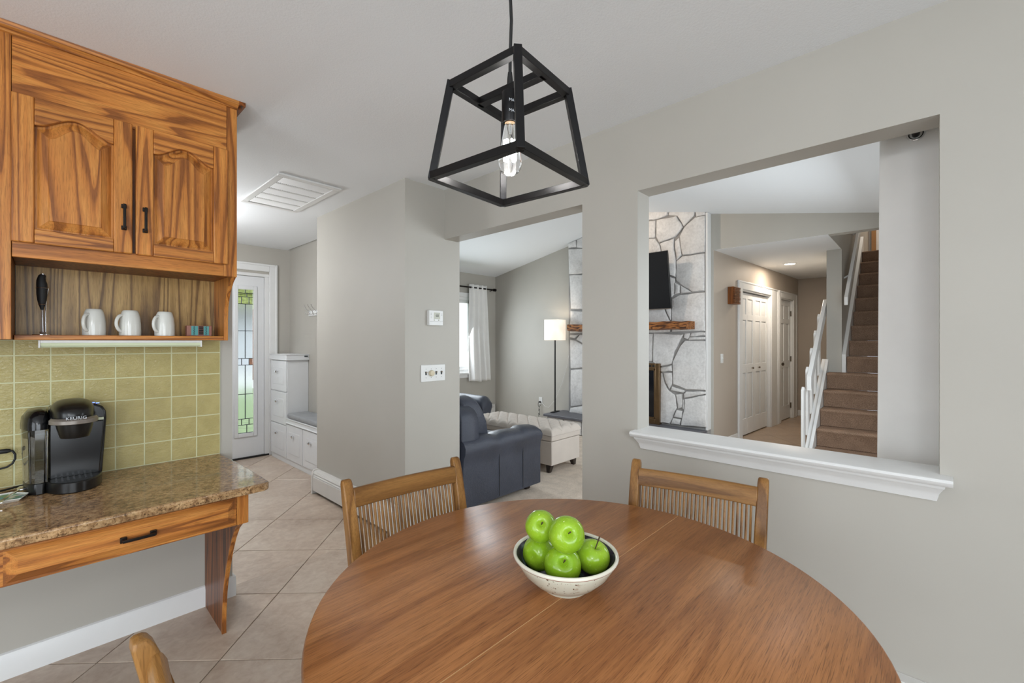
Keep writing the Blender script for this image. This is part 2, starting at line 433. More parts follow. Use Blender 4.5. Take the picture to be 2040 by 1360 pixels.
# walls ----------------------------------------------------------------------
struct('wall_left', MB().box(-2.6, .673, YL, YL+.12, 0, CEIL), 'wall_paint', 'painted wall behind the oak desk and cabinet', 'wall')
PB0, PB1, PBZ0, PBZ1 = -.031, 1.024, .865, 2.053
PA0, PA1 = 1.345, 2.53
m = MB().box(XW, XW2, -2.4, PB0, 0, 3.2).box(XW, XW2, PB1, PA0, 0, 3.2)
m.box(XW, XW2, PB0, PB1, 0, PBZ0).box(XW, XW2, PB0, PB1, PBZ1, 3.2).box(XW, XW2, PA0, PA1, 2.055, 3.2)
struct('wall_right', m, 'wall_paint', 'greige wall with the pass-through and the doorway to the living room', 'wall')
struct('wall_column', MB().box(1.65, 2.12, 2.53, 3.91, 0, 3.2), 'wall_paint', 'projecting greige wall block carrying the thermostat', 'wall')
struct('wall_alcove', MB().box(2.03, 2.12, 3.91, 5.7, 0, 3.2), 'wall_paint', 'side wall of the entry behind the shoe bench', 'wall')
DX0, DX1, DZ = .88, 1.835, 2.10          # front door opening
m = MB().box(-2.6, DX0, 5.58, 5.70, 0, 2.5).box(DX1, 2.12, 5.58, 5.70, 0, 2.5).box(DX0, DX1, 5.58, 5.70, DZ, 2.5)
struct('wall_entry', m, 'wall_paint', 'end wall of the entry holding the front door', 'wall')
def holed(m, axis, a0, a1, b0, b1, z0, z1, h0, h1, hz0, hz1):
    bx = (lambda p, q, r, s: m.box(p, q, b0, b1, r, s)) if axis == 'x' else (lambda p, q, r, s: m.box(b0, b1, p, q, r, s))
    bx(a0, h0, z0, z1); bx(h1, a1, z0, z1); bx(h0, h1, z0, hz0); bx(h0, h1, hz1, z1); return m
struct('wall_back', holed(MB(), 'x', -2.6, XW, -2.52, -2.4, 0, CEIL, -2.45, .45, .12, 2.12), 'wall_paint', 'kitchen wall with the wide window behind the viewer', 'wall')
struct('wall_side', holed(MB(), 'y', -2.4, YL, -2.72, -2.6, 0, CEIL, -.9, 1.3, .12, 2.12), 'wall_paint', 'kitchen side wall behind the viewer with a window opening added for light', 'wall')
struct('wall_entry_side', MB().box(-2.72, -2.6, YL, 5.7, 0, 2.5), 'wall_paint', 'closed side wall of the entry', 'wall')
WX0, WX1, WZ0, WZ1 = 3.45, 5.045, .80, 2.07
struct('wall_front', holed(MB(), 'x', 2.12, XF+.1, YN, YN+.12, 0, 2.6, WX0, WX1, WZ0, WZ1), 'wall_paint', 'window wall of the living room behind the armchair', 'wall')
m = MB().prism([(1.885, 0), (YN, 0), (YN, lz(YN)+.04), (RY, RZ+.04), (1.885, lz(1.885)+.04)], 'x', XF, XF+.12)
m.prism([(YS, 2.431), (1.885, 2.431), (1.885, lz(1.885)+.04), (YS, lz(YS)+.04)], 'x', XF, XF+.12)
struct('wall_far', m, 'wall_paint', 'far living room wall with the chimney and the hall opening', 'wall')
struct('wall_stairs', holed(MB(), 'x', XW2, 10.2, YS-.12, YS, 0, 2.55, 2.9, 4.9, .8, 2.1).box(XF, 10.2, YS-.12, YS, 2.55, 5.0), 'wall_paint', 'long wall with the side window running along the stairs', 'wall')
# stair partition, stairwell, landing
m = MB().box(6.55, 9.7, .74, .89, 0, 2.43).box(XF+.02, 10.2, .742, .88, 2.431, 5.0)
struct('wall_stair_partition', m, 'wall_paint', 'partition wall between the hall and the carpeted stairs', 'wall')
struct('wall_upper_header', MB().box(XF, XF+.12, YS, .88, 3.0, 5.0), 'wall_paint', 'wall closing the stairwell above the living room', 'wall')
struct('wall_landing', MB().box(10.0, 10.1, YS, .8, 2.5, 5.0), 'trim_white', 'bright white wall at the top of the stairs', 'wall')
# hall side wall, slightly out of square
HS = -.0585
H0 = (XF, 1.885); HA = math.atan(HS)
def hall_u(px):
    d = ray(px, 680); # H0 + u*(cos,sin) on the ray
    c, s_ = math.cos(HA), math.sin(HA); det = d[0]*(-s_)+c*d[1]
    t = (H0[0]*(-s_)+c*H0[1])/det
    return (t*d[0]-H0[0])*c+(t*d[1]-H0[1])*s_
U = {k: hall_u(p) for k, p in dict(c0=1469.5, c1=1477, c2=1534.5, c3=1546.4, d0=1549.5, d1=1554, d2=1579, d3=1584.8, sw0=1434, sw1=1441, ch0=1449, ch1=1464).items()}
hw = thing('wall_hall', 'tan hall wall with the closet and the narrow white door', 'wall', (H0[0], H0[1], 0), HA, kind='structure')
c1, c2, d1, d2 = U['c1'], U['c2'], U['d1'], U['d2']; HL = U['d3']+.18
m = MB().box(0.0, c1, 0, .12, 0, 2.47).box(c2, d1, 0, .12, 0, 2.47).box(d2, HL, 0, .12, 0, 2.47)
m.box(c1, c2, 0, .12, 2.06, 2.47).box(d1, d2, 0, .12, 2.06, 2.47)
build('wall_panel', m, 'tan_paint', hw, local=True)
m = MB().box(c1-.05, c2+.05, .10, .14, 0, 2.1).box(d1-.02, d2+.02, .10, .14, 0, 2.1); build('closet_back', m, 'dark_gap', hw, local=True)
XE = H0[0]+HL*math.cos(HA)-.02
struct('wall_hall_end', MB().box(XE, XE+.1, .8, 2.1, 0, 2.47), 'tan_paint', 'tan end wall of the back hall', 'wall')

# ---- openings, trim, baseboards
def window(name, axis, a0, a1, b, z0, z1, nmull, label, inward):
    # white sash window in a wall; b = face of the wall towards the room, inward = +1/-1 along the wall normal
    t = thing(name, label, 'window', ((a0+a1)/2, b, z0) if axis == 'x' else (b, (a0+a1)/2, z0), kind='structure')
    def bx(m, p0, p1, d0, d1, q0, q1):
        d0, d1 = sorted((b+inward*d0, b+inward*d1))
        return m.box(p0, p1, d0, d1, q0, q1) if axis == 'x' else m.box(d0, d1, p0, p1, q0, q1)
    m = MB(); bx(m, a0, a0+.05, -.1, 0, z0, z1); bx(m, a1-.05, a1, -.1, 0, z0, z1); bx(m, a0, a1, -.1, 0, z1-.05, z1); bx(m, a0, a1, -.1, 0, z0, z0+.05)
    build('window_frame', m, 'trim_white', t)
    for k in range(nmull):
        x = a0+(a1-a0)*(k+1)/(nmull+1); build('mullion', bx(MB(), x-.025, x+.025, -.085, -.03, z0, z1), 'trim_white', t)
    for k in range(nmull+1):
        p0 = a0+(a1-a0)*k/(nmull+1)+.05; p1 = a0+(a1-a0)*(k+1)/(nmull+1)-.05
        m = MB(); bx(m, p0-.02, p0+.03, -.07, -.035, z0+.05, z1-.05); bx(m, p1-.03, p1+.02, -.07, -.035, z0+.05, z1-.05)
        bx(m, p0, p1, -.07, -.035, z0+.05, z0+.10); bx(m, p0, p1, -.07, -.035, z1-.10, z1-.05); build('sash', m, 'trim_white', t)
    m = MB(); g = .07
    bx(m, a0-g, a0, 0, .018, z0-.0, z1+g); bx(m, a1, a1+g, 0, .018, z0, z1+g); bx(m, a0, a1, 0, .018, z1, z1+g)
    build('casing', m, 'trim_white', t, bevel=.004)
    build('sill', bx(MB(), a0-g-.02, a1+g+.02, -.02, .045, z0-.03, z0), 'trim_white', t, bevel=.005)
    build('apron', bx(MB(), a0-g, a1+g, 0, .016, z0-.09, z0-.03), 'trim_white', t, bevel=.004)
    return t
window('window_1', 'x', WX0, WX1, YN, WZ0, WZ1, 2, 'white living room window half hidden by the short curtain', -1)
window('window_2', 'x', -2.45, .45, -2.4, .12, 2.12, 2, 'wide white kitchen window behind the viewer', 1)
window('window_3', 'y', -.9, 1.3, -2.6, .12, 2.12, 1, 'unseen white kitchen side window behind the viewer, added to let light in', 1)  # added out of view to light the kitchen from the side
window('window_4', 'x', 2.9, 4.9, YS, .8, 2.1, 1, 'side window of the living room beside the long curtain', 1)

# sill moulding of the pass-through: stool on top, crown profile under it
st = thing('trim_1', 'white moulded sill ledge under the pass-through opening', 'sill', (1.95, .49, .81), kind='structure')
nose = [(1.922, .872), (1.918, .880), (1.922, .888), (1.93, .891), (2.115, .891), (2.115, .865), (1.93, .865)]
build('stool', MB().prism([(p[0], p[1]) for p in nose], 'y', -.06, 1.036), 'trim_white', st)
prof = [(1.98, .865), (1.938, .865), (1.940, .856), (1.945, .852), (1.948, .848), (1.956, .838), (1.962, .830), (1.964, .822), (1.966, .818), (1.970, .806), (1.98, .804)]
m = MB(); ring = lambda y, k: [(p[0], y+k*(1.98-p[0])*.6, p[1]) for p in prof]
m.loft([ring(-.018, -1), ring(.998, 1)]); build('moulding', m, 'trim_white', st)
# baseboards
bl = thing('baseboard_left', 'white baseboard along the desk wall and round its end', 'baseboard', (0, YL, 0), kind='structure')
pr = [(YL, 0), (YL-.014, 0), (YL-.014, .083), (YL-.010, .09), (YL-.008, .098), (YL, .102)]
build('board', MB().prism(pr, 'x', -2.6, .557), 'trim_white', bl)
build('end_board', MB().prism(pr, 'x', .572, .687), 'trim_white', bl)
build('return_board', MB().box(.673, .687, YL, YL+.134, 0, .10), 'trim_white', bl, bevel=.004)
build('hall_board', MB().box(.02, U['c0'], -.014, 0, 0, .10), 'trim_white', hw, local=True, bevel=.004)
struct('baseboard_hall', MB().box(XE-.014, XE, .89, 1.7, 0, .10), 'trim_white', 'white baseboard on the hall end wall', 'baseboard', bevel=.004)

# ---- backsplash tiles on the left wall
bs = thing('backsplash', 'square olive green glazed tiles above the granite desk top', 'backsplash', (.2, YL, .75), kind='structure')
build('grout_bed', MB().box(-.62, .617, YL-.0072, YL, .75, 1.326), 'tile_grout', bs)
xs = [.617-.0995*k for k in range(13)]; zs = [.751, .851, .952, 1.056, 1.157, 1.264, 1.326]
tm = {}
for i in range(12):
    for j in range(6):
        x1, x0 = xs[i]-.0012, xs[i+1]+.0012; z0, z1 = zs[j]+.0012, zs[j+1]-.0012
        m = MB(); r0 = lambda e, y: [(x0+e, y, z0+e), (x1-e, y, z0+e), (x1-e, y, z1-e), (x0+e, y, z1-e)]
        m.loft([r0(0, YL-.003), r0(0, YL-.006), r0(.002, YL-.008)]); build('tile', m, 'green_tile', bs, smooth=0)

# ---- front door
dr = thing('door_1', 'white front door with a narrow leaded glass pane', 'door', (1.35, 5.58, 0), kind='structure')
GX0, GX1, GZ0, GZ1 = 1.488, 1.64, .288, 1.906
m = MB().box(DX0+.04, GX0-.02, 5.60, 5.645, .01, 2.06).box(GX1+.02, 1.752, 5.60, 5.645, .01, 2.06).box(GX0-.02, GX1+.02, 5.60, 5.645, .01, GZ0-.02).box(GX0-.02, GX1+.02, 5.60, 5.645, GZ1+.02, 2.06)
build('slab', m, 'cabinet_white', dr)
m = MB().box(DX0, DX0+.04, 5.58, 5.68, 0, DZ).box(1.756, DX1, 5.585, 5.68, 0, DZ).box(DX0, DX1, 5.58, 5.68, 2.065, DZ); build('jamb', m, 'trim_white', dr, bevel=.003)
build('threshold', MB().box(DX0, DX1, 5.575, 5.68, 0, .018), 'dark_gap', dr)
g0, g1, q0, q1 = GX0-.04, GX1+.04, GZ0-.045, GZ1+.045
m = MB(); m.box(g0, GX0, 5.588, 5.60, q0, q1).box(GX1, g1, 5.588, 5.60, q0, q1).box(GX0, GX1, 5.588, 5.60, q0, GZ0).box(GX0, GX1, 5.588, 5.60, GZ1, q1)
build('lite_moulding', m, 'cabinet_white', dr, bevel=.005)
gw = GX1-GX0; zc = lambda p: 1.906-(p-577)/(862-577)*(1.906-.288)
lines = [577, 584, 591.5, 605.5, 659, 714, 727, 785, 834, 846, 862]
rows = [(577, 584, 2, .0), (584, 591.5, 2, .1), (591.5, 605.5, 3, 0), (605.5, 659, 2, 0), (659, 714, 2, 0), (714, 727, 3, 0), (727, 785, 2, 0), (785, 834, 2, 0), (834, 846, 3, 0), (846, 862, 2, .1)]
cm = MB()
for (a, b, n, off) in rows:
    z1, z0 = zc(a), zc(b)
    cuts = [0, 1] if n == 1 else ([0, .5+off, 1] if n == 2 else [0, .25, .75, 1])
    for k in range(len(cuts)-1):
        xa, xb = GX0+gw*cuts[k], GX0+gw*cuts[k+1]
        build('glass_pane', MB().box(xa+.002, xb-.002, 5.612, 5.618, z0+.002, z1-.002), 'reeded_glass' if b-a > 30 else 'clear_glass', dr)
        if k: cm.box(xa-.003, xa+.003, 5.608, 5.622, z0, z1)
    cm.box(GX0, GX1, 5.608, 5.622, z0-.003, z0+.003)
build('lead_came', cm, 'lead_came', dr)
tr = thing('trim_2', 'white moulded casing round the front door', 'door casing', (1.35, 5.56, 0), kind='structure')
m = MB().box(1.80, 1.877, 5.558, 5.58, 0, 2.205).box(.79, 1.80, 5.558, 5.58, 2.125, 2.205).box(.79, .87, 5.558, 5.58, 0, 2.125)
build('casing', m, 'trim_white', tr, bevel=.006)
m = MB().box(1.862, 1.885, 5.552, 5.58, 0, 2.213).box(.78, 1.862, 5.552, 5.58, 2.19, 2.213); build('back_band', m, 'trim_white', tr, bevel=.005)
struct('ground_outside', MB().box(-8, 20, 5.75, 17, -.4, -.3), 'lawn', 'lawn seen through the front door glass', 'lawn')
struct('ground_street', MB().box(-8, 24, 17, 40, -.4, -.31), 'plate_white', 'pale paved street beyond the lawn', 'street')
nh = thing('neighbour_house', 'pale house across the street behind the door glass', 'house', (8, 30, -.3))
build('wall', MB().box(2, 15, 28, 36, -.3, 2.6), 'print_white', nh)
build('roof', MB().prism([(27.4, 2.5), (36.6, 2.5), (32, 5.0)], 'x', 1.6, 15.4), 'slate', nh)
tr_ = thing('tree', 'leafy yellow green tree seen through the top door panes', 'tree', (6.2, 21, -.3))
build('trunk', MB().tube([(6.2, 21, -.3), (6.2, 21, 3.2)], [.22, .15], 12), 'chime_z', tr_)
cr_ = MB()
for k in range(26):
    a = random.uniform(0, 2*PI); rr = random.uniform(0, 1.9); cr_.pillow((6.2+rr*math.cos(a), 21+rr*math.sin(a), 4.2+random.uniform(-1.3, 1.6)), (1.3, 1.3, 1.0), 1, 1, 10, 8)
o = build('crown', cr_, 'foliage', tr_)

# ---- hall doors (six-panel), in the frame of the hall wall
def panel(m, x0, x1, z0, z1, y, s=1, w_=.022, d=.007):
    # raised field with a sloped border sitting in a recess; s = direction towards the viewer
    r = lambda e, yy: [(x0+e, yy, z0+e), (x1-e, yy, z0+e), (x1-e, yy, z1-e), (x0+e, yy, z1-e)]
    return m.loft([r(0, y), r(.004, y), r(w_, y+s*d), r(w_+.003, y+s*d)])
def panel_leaf(t, name, x0, x1, y, z0, z1, cols, rows, th=.03, stile=.09, mat='trim_white', local=True):
    # slab with stiles and rails proud of the panels; front face looks towards -y
    lf = build(name, MB().box(x0, x1, y+.010, y+th, z0, z1), mat, t, local=local)
    m = MB(); n = cols; pw = (x1-x0-stile*(n+1))/n; xs = [x0+stile+k*(pw+stile) for k in range(n)]
    m.box(x0, x0+stile, y, y+.010, z0, z1)
    for k in range(n): m.box(xs[k]+pw, xs[k]+pw+stile, y, y+.010, z0, z1)
    zz = z0
    for (a, b) in rows:
        for k in range(n): m.box(xs[k], xs[k]+pw, y, y+.010, zz, a)
        zz = b
    for k in range(n): m.box(xs[k], xs[k]+pw, y, y+.010, zz, z1)
    fr = build('stiles_and_rails', m, mat, lf, bevel=.0025)
    for (a, b) in rows:
        for k in range(n): build('panel', panel(MB(), xs[k]+.004, xs[k]+pw-.004, a+.004, b-.004, y+.010, -1, .03, .008), mat, lf)
    return lf
R6 = [(.24, .88), (1.0, 1.62), (1.70, 1.92)]
def casing(name, label, x0, x1, xi0, xi1, zi, zo):
    t = thing(name, label, 'door casing', (H0[0], H0[1], 0), HA, kind='structure')
    m = MB().box(x0, xi0, -.02, 0, 0, zo).box(xi1, x1, -.02, 0, 0, zo).box(xi0, xi1, -.02, 0, zi, zo); build('casing', m, 'trim_white', t, local=True, bevel=.006)
    m = MB().box(xi0-.002, xi0+.016, -.004, .10, 0, zi).box(xi1-.016, xi1+.002, -.004, .10, 0, zi).box(xi0, xi1, -.004, .10, zi-.016, zi); build('jamb', m, 'trim_white', t, local=True)
    m = MB().box(x0-.01, x0+.012, -.027, 0, 0, zo+.012).box(x1-.012, x1+.01, -.027, 0, 0, zo+.012).box(x0, x1, -.027, 0, zo-.012, zo+.012); build('back_band', m, 'trim_white', t, local=True, bevel=.005)
    return t
casing('trim_3', 'white casing round the bifold closet doors', U['c0'], U['c3'], c1, c2, 2.03, 2.13)
casing('trim_4', 'white casing round the narrow hall door', U['d0'], U['d3'], d1, d2, 2.03, 2.13)
cl = thing('door_2', 'white six-panel bifold closet doors standing slightly folded', 'closet door', (H0[0]+c1, H0[1], 0), HA, kind='structure')
BASIS[cl.name] = BASIS[hw.name]
w2 = (c2-c1-.04)/2
cl.location = (H0[0], H0[1], 0)
for k in range(2):
    x0 = c1+.02+k*w2
    lf = panel_leaf(cl, 'leaf', x0+.003, x0+w2-.003, .035, .015, 2.0, 2, R6, .03, .06)
    xk = x0+w2-.11 if k == 0 else x0+.16
    build('knob', MB().lathe([(.004, 0), (.004, -.012), (.013, -.018), (.014, -.028), (.008, -.034)], (xk, .035, .94), 16, 'y'), 'knob_brass', lf)
hd = thing('door_3', 'narrow white six-panel hall door with a round knob', 'door', (H0[0], H0[1], 0), HA, kind='structure')
lf = panel_leaf(hd, 'leaf', d1+.018, d2-.018, .03, .012, 2.01, 2, R6, .035, .08)
build('knob', MB().lathe([(.026, 0), (.026, -.006), (.010, -.008), (.010, -.03), (.026, -.04), (.028, -.055), (.014, -.066)], (d1+.085, .03, .95), 18, 'y'), 'knob_brass', lf)
for z in (.22, 1.02, 1.80):
    build('hinge', MB().box(d2-.032, d2-.002, .012, .032, z-.045, z+.045), 'knob_brass', lf)

# ================================================================ KITCHEN LEFT WALL
FY = 2.30                                   # face of the wall cabinets
cab = thing('wall_cabinet', 'oak wall cabinet with two arched-panel doors and an open mug shelf', 'cabinet', (.265, 2.47, 1.325))
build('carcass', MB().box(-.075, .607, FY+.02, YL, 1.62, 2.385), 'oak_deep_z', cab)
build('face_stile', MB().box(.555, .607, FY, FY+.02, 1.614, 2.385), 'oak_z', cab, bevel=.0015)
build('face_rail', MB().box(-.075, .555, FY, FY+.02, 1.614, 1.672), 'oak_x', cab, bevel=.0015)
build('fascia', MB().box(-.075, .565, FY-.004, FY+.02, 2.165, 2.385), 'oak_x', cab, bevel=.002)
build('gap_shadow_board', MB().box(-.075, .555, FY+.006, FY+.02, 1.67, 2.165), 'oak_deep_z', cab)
def cab_door(parent, x0, x1, z0, z1, hx, arch=True):
    y0 = FY-.021; s = .055; rb = .05
    xi0, xi1 = x0+s, x1-s; zb = z0+rb; n = 20
    za = z1-.098; hh = .048 if arch else 0
    cv = [(xi0+(xi1-xi0)*k/n, za+hh*(.5-.5*math.cos(2*PI*k/n))) for k in range(n+1)]
    d = build('door', MB().box(x0, xi0, y0, FY-.002, z0, z1).box(xi1, x1, y0, FY-.002, z0, z1), 'oak_z', parent, bevel=.004)
    build('top_rail', MB().prism([(xi0, z1), (xi1, z1)]+[(p[0], p[1]) for p in reversed(cv)], 'y', y0, FY-.002), 'oak_x', d, bevel=.003)
    build('bottom_rail', MB().box(xi0, xi1, y0, FY-.002, z0, zb), 'oak_x', d, bevel=.003)
    def outline(e, et, y):
        pts = [(xi0+e, y, zb+e), (xi1-e, y, zb+e)]
        for k in range(n, -1, -1):
            x = xi0+e+(xi1-xi0-2*e)*k/n; pts.append((x, y, za-et+hh*(.5-.5*math.cos(2*PI*k/n))))
        return pts
    m = MB(); m.loft([outline(0, 0, FY-.004), outline(.005, .005, FY-.003), outline(.034, .036, FY-.019), outline(.036, .038, FY-.0215)])
    build('raised_panel', m, 'oak_z', d, smooth=20)
    h = MB()
    if hx:
        for z in (1.762, 1.846): h.box(hx-.008, hx+.008, y0-.008, y0, z-.008, z+.008).box(hx-.0045, hx+.0045, y0-.024, y0-.006, z-.005, z+.005)
        h.box(hx-.0045, hx+.0045, y0-.030, y0-.021, 1.757, 1.851); build('handle', h, 'bronze', d, bevel=.0015)
    return d
cab_door(cab, -.077, .2405, 1.665, 2.178, .2145)
cab_door(cab, .2505, .567, 1.665, 2.178, .2785)
sp = [(YL, 1.325), (2.437, 1.325), (2.437, 1.42), (2.430, 1.48), (2.418, 1.51), (2.40, 1.54), (2.375, 1.57), (2.345, 1.595), (2.305, 1.615), (2.30, 1.622), (YL, 1.622)]
build('shelf_side', MB().prism(sp, 'x', .589, .606), 'oak_z', cab, bevel=.0015)
build('shelf_back', MB().box(-.075, .589, 2.612, 2.622, 1.346, 1.62), 'oak_panel_z', cab)
build('mug_shelf', MB().box(-.075, .589, 2.440, 2.612, 1.326, 1.345), 'oak_x', cab, bevel=.002)
cab2 = thing('wall_cabinet', 'plain oak stile of the taller wall cabinet at the left edge', 'cabinet', (-.35, 2.47, 1.325))
build('carcass', MB().box(-.62, -.077, FY+.02, YL, 1.327, 2.385), 'oak_deep_z', cab2)
build('face_stile', MB().box(-.135, -.0765, FY-.002, FY+.02, 1.327, 2.385), 'oak_z', cab2, bevel=.0015)
build('face_rail', MB().box(-.62, -.135, FY-.002, FY+.02, 1.327, 1.39), 'oak_x', cab2)
build('fascia', MB().box(-.62, -.135, FY-.002, FY+.02, 2.165, 2.385), 'oak_x', cab2)
cab_door(cab2, -.60, -.128, 1.375, 2.178, 0)
cr = thing('crown_moulding', 'oak crown strip between the wall cabinets and the ceiling', 'moulding', (0, 2.28, 2.385))
pf = [(FY, 2.378), (FY-.010, 2.380), (FY-.014, 2.388), (FY-.026, 2.394), (FY-.030, 2.4095), (YL, 2.4095), (YL, 2.378)]
build('front_strip', MB().prism(pf, 'x', -.62, .608), 'oak_x', cr)
build('end_strip', MB().box(.608, .634, FY-.030, YL, 2.392, 2.4095).box(.608, .620, FY-.012, YL, 2.378, 2.392), 'oak_deep_y', cr)
lb = thing('light_bar', 'slim white fluorescent light bar under the mug shelf', 'light', (.24, 2.47, 1.30))
build('housing', MB().box(-.012, .503, 2.452, 2.50, 1.314, 1.3255), 'plate_white', lb, bevel=.002)
build('diffuser', MB().prism([(2.455, 1.314), (2.452, 1.304), (2.458, 1.297), (2.49, 1.297), (2.497, 1.304), (2.497, 1.314)], 'x', -.008, .499), 'lens_plastic', lb)
build('end_cap', MB().box(-.014, -.008, 2.450, 2.50, 1.295, 1.3255), 'plate_white', lb, bevel=.002)
build('end_cap', MB().box(.499, .505, 2.450, 2.50, 1.295, 1.3255), 'plate_white', lb, bevel=.002)

# ---- desk: granite top, drawer unit, curved support
ct = []
x1, y0, rr = .634, 1.938, .035
ct = [(-.62, YL-.001), (-.62, y0)]+[(x1-rr+rr*math.sin(R(a)), y0+rr-rr*math.cos(R(a))) for a in range(0, 91, 15)]+[(x1, 2.2), (.618, YL-.001)]
top = build('countertop', MB().prism(ct, 'z', .718, .75), 'granite', bevel=.007, seg=3)
tag(top, 'speckled brown granite desk top with a rounded front edge', 'countertop')
dk = thing('desk_drawer_unit', 'oak desk apron with one wide raised-panel drawer under the granite', 'desk', (.2, 2.3, .592))
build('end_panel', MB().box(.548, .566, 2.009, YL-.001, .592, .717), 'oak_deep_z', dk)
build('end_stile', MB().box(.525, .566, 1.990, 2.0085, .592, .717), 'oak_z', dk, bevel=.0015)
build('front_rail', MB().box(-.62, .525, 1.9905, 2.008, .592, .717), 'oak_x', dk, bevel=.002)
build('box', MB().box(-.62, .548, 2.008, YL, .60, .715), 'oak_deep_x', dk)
d0, d1_, e0, e1, yy = -.082, .520, .598, .704, 1.99
d = build('drawer_front', panel(MB(), d0, d1_, e0, e1, 1.985, -1, .030, .017).box(d0, d1_, 1.9845, 1.9900, e0, e1), 'oak_x', dk, smooth=20)
h = MB()
for x in (.184, .262): h.box(x-.009, x+.009, 1.956, 1.9685, .645, .663).box(x-.005, x+.005, 1.944, 1.96, .649, .659)
h.box(.180, .266, 1.938, 1.947, .6495, .6585); build('handle', h, 'bronze', d, bevel=.0015)
cv = [(2.02, .592), (2.055, .575), (2.113, .535), (2.16, .48), (2.205, .41), (2.245, .33), (2.275, .26), (2.297, .19), (2.31, .11), (2.315, .05), (2.315, 0), (YL-.001, 0), (YL-.001, .592)]
sup = thing('desk_support', 'curved dark oak end panel holding up the desk', 'support', (.56, 2.45, 0))
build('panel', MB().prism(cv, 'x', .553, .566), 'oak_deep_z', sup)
m = MB(); e = cv[:11]
for a, b in zip(e[:-1], e[1:]):
    m.add([(.551, a[0]-.003, a[1]), (.568, a[0]-.003, a[1]), (.568, b[0]-.003, b[1]), (.551, b[0]-.003, b[1]), (.551, a[0]+.004, a[1]), (.568, a[0]+.004, a[1]), (.568, b[0]+.004, b[1]), (.551, b[0]+.004, b[1])],
          [(0, 1, 2, 3), (4, 7, 6, 5), (0, 4, 5, 1), (3, 2, 6, 7), (0, 3, 7, 4), (1, 5, 6, 2)])
build('edge_band', m, 'oak_z', sup)

# ---- things on the shelf
def mug(x, label, rz):
    t = thing('mug', label, 'mug', (x, 2.50, 1.3452), rz, group='white mugs on the oak shelf')
    pr = [(.034, 0), (.0365, .0), (.0370, .02), (.0362, .05), (.0335, .078), (.0295, .096), (.0265, .104), (.023, .108), (.0, .108)]
    build('body', MB().lathe(pr, (0, 0, 0), 36, cap=True), 'ceramic_white', t, local=True)
    pts = []
    for k in range(13):
        a = R(60+240*k/12); pts.append((-.034+.022*math.cos(a), 0, .052+.034*math.sin(a)))
    pts = [(-.026, 0, .086)]+pts[1:-1]+[(-.033, 0, .018)]
    build('handle', MB().tube(pts, [.0062]*len(pts), 10), 'ceramic_white', t, local=True)
mug(.143, 'upturned white mug on the oak shelf, nearest the milk frother', R(52))
mug(.256, 'upturned white mug on the oak shelf, middle of the three', R(32))
mug(.374, 'upturned white mug on the oak shelf, next to the turquoise trinket box', R(38))
fs = thing('frother_stand', 'thin chrome wire stand holding the black milk frother', 'stand', (-.004, 2.50, 1.3452))
build('base', MB().lathe([(.027, 0), (.027, .002), (.024, .003)], (0, 0, 0), 28), 'chrome', fs, local=True)
build('upright', MB().tube([(.010, .008, .002), (.010, .008, .118), (.0165, .008, .182)], .0016, 8), 'chrome', fs, local=True)
def ring(c, r, tr=.001, n=24): return [(c[0]+r*math.cos(2*PI*k/n), c[1]+r*math.sin(2*PI*k/n), c[2]) for k in range(n+1)]
build('upper_ring', MB().tube(ring((0, 0, .182), .0160), .0011, 6), 'chrome', fs, local=True)
build('lower_ring', MB().tube(ring((0, 0, .119), .0102), .0011, 6), 'chrome', fs, local=True)
fr = thing('milk_frother', 'black handheld milk frother hanging in its wire stand', 'frother', (-.004, 2.50, 1.3452))
def fbody(p, x, y, z): return p
rings = []
for z, rx, ox in ((.098, .004, 0), (.106, .006, 0), (.118, .0095, 0), (.135, .013, 0), (.158, .0152, 0), (.182, .0156, 0), (.200, .0150, -.0006), (.212, .0128, -.0022), (.222, .0112, -.0012), (.230, .0105, .0004), (.235, .007, .001)):
    rings.append([(ox+rx*math.cos(2*PI*k/24), rx*math.sin(2*PI*k/24), z) for k in range(24)])
build('handle', MB().loft(rings), 'rubber_black', fr, local=True)
build('button', MB().lathe([(.006, 0), (.006, .003)], (.002, -.001, .2345), 16), 'chrome', fr, local=True)
build('shaft', MB().tube([(0, 0, .100), (.002, 0, .012)], .0013, 8), 'chrome', fr, local=True)
build('whisk', MB().tube(ring((.002, 0, .011), .008), .0012, 6), 'chrome', fr, local=True)
tb = thing('trinket_box', 'small turquoise and copper patterned box on the shelf', 'box', (.503, 2.51, 1.3452))
build('body', MB().box(-.049, .049, -.018, .02, 0, .049), 'copper_pink', tb, local=True, bevel=.002)
build('left_panel', MB().box(-.032, -.006, -.0195, -.018, .004, .047), 'turquoise', tb, local=True)
build('right_panel', MB().box(.016, .037, -.0195, -.018, .004, .047), 'turquoise', tb, local=True)
for x in (-.021, .026):
    m = MB(); n = 10
    for k in range(n): m.bar((x+(-1)**k*.003, -.0199, .006+k*.004), (x-(-1)**k*.003, -.0199, .006+(k+1)*.004), .0018, .001, (0, 1, 0))
    build('zigzag', m, 'dark_ink', tb, local=True)
for k in range(5): build('coil_ring', MB().tube([(-.003, -.022, .011+k*.008), (.005, -.0245, .011+k*.008), (.013, -.022, .011+k*.008)], .0028, 8), 'rubber_black', tb, local=True)

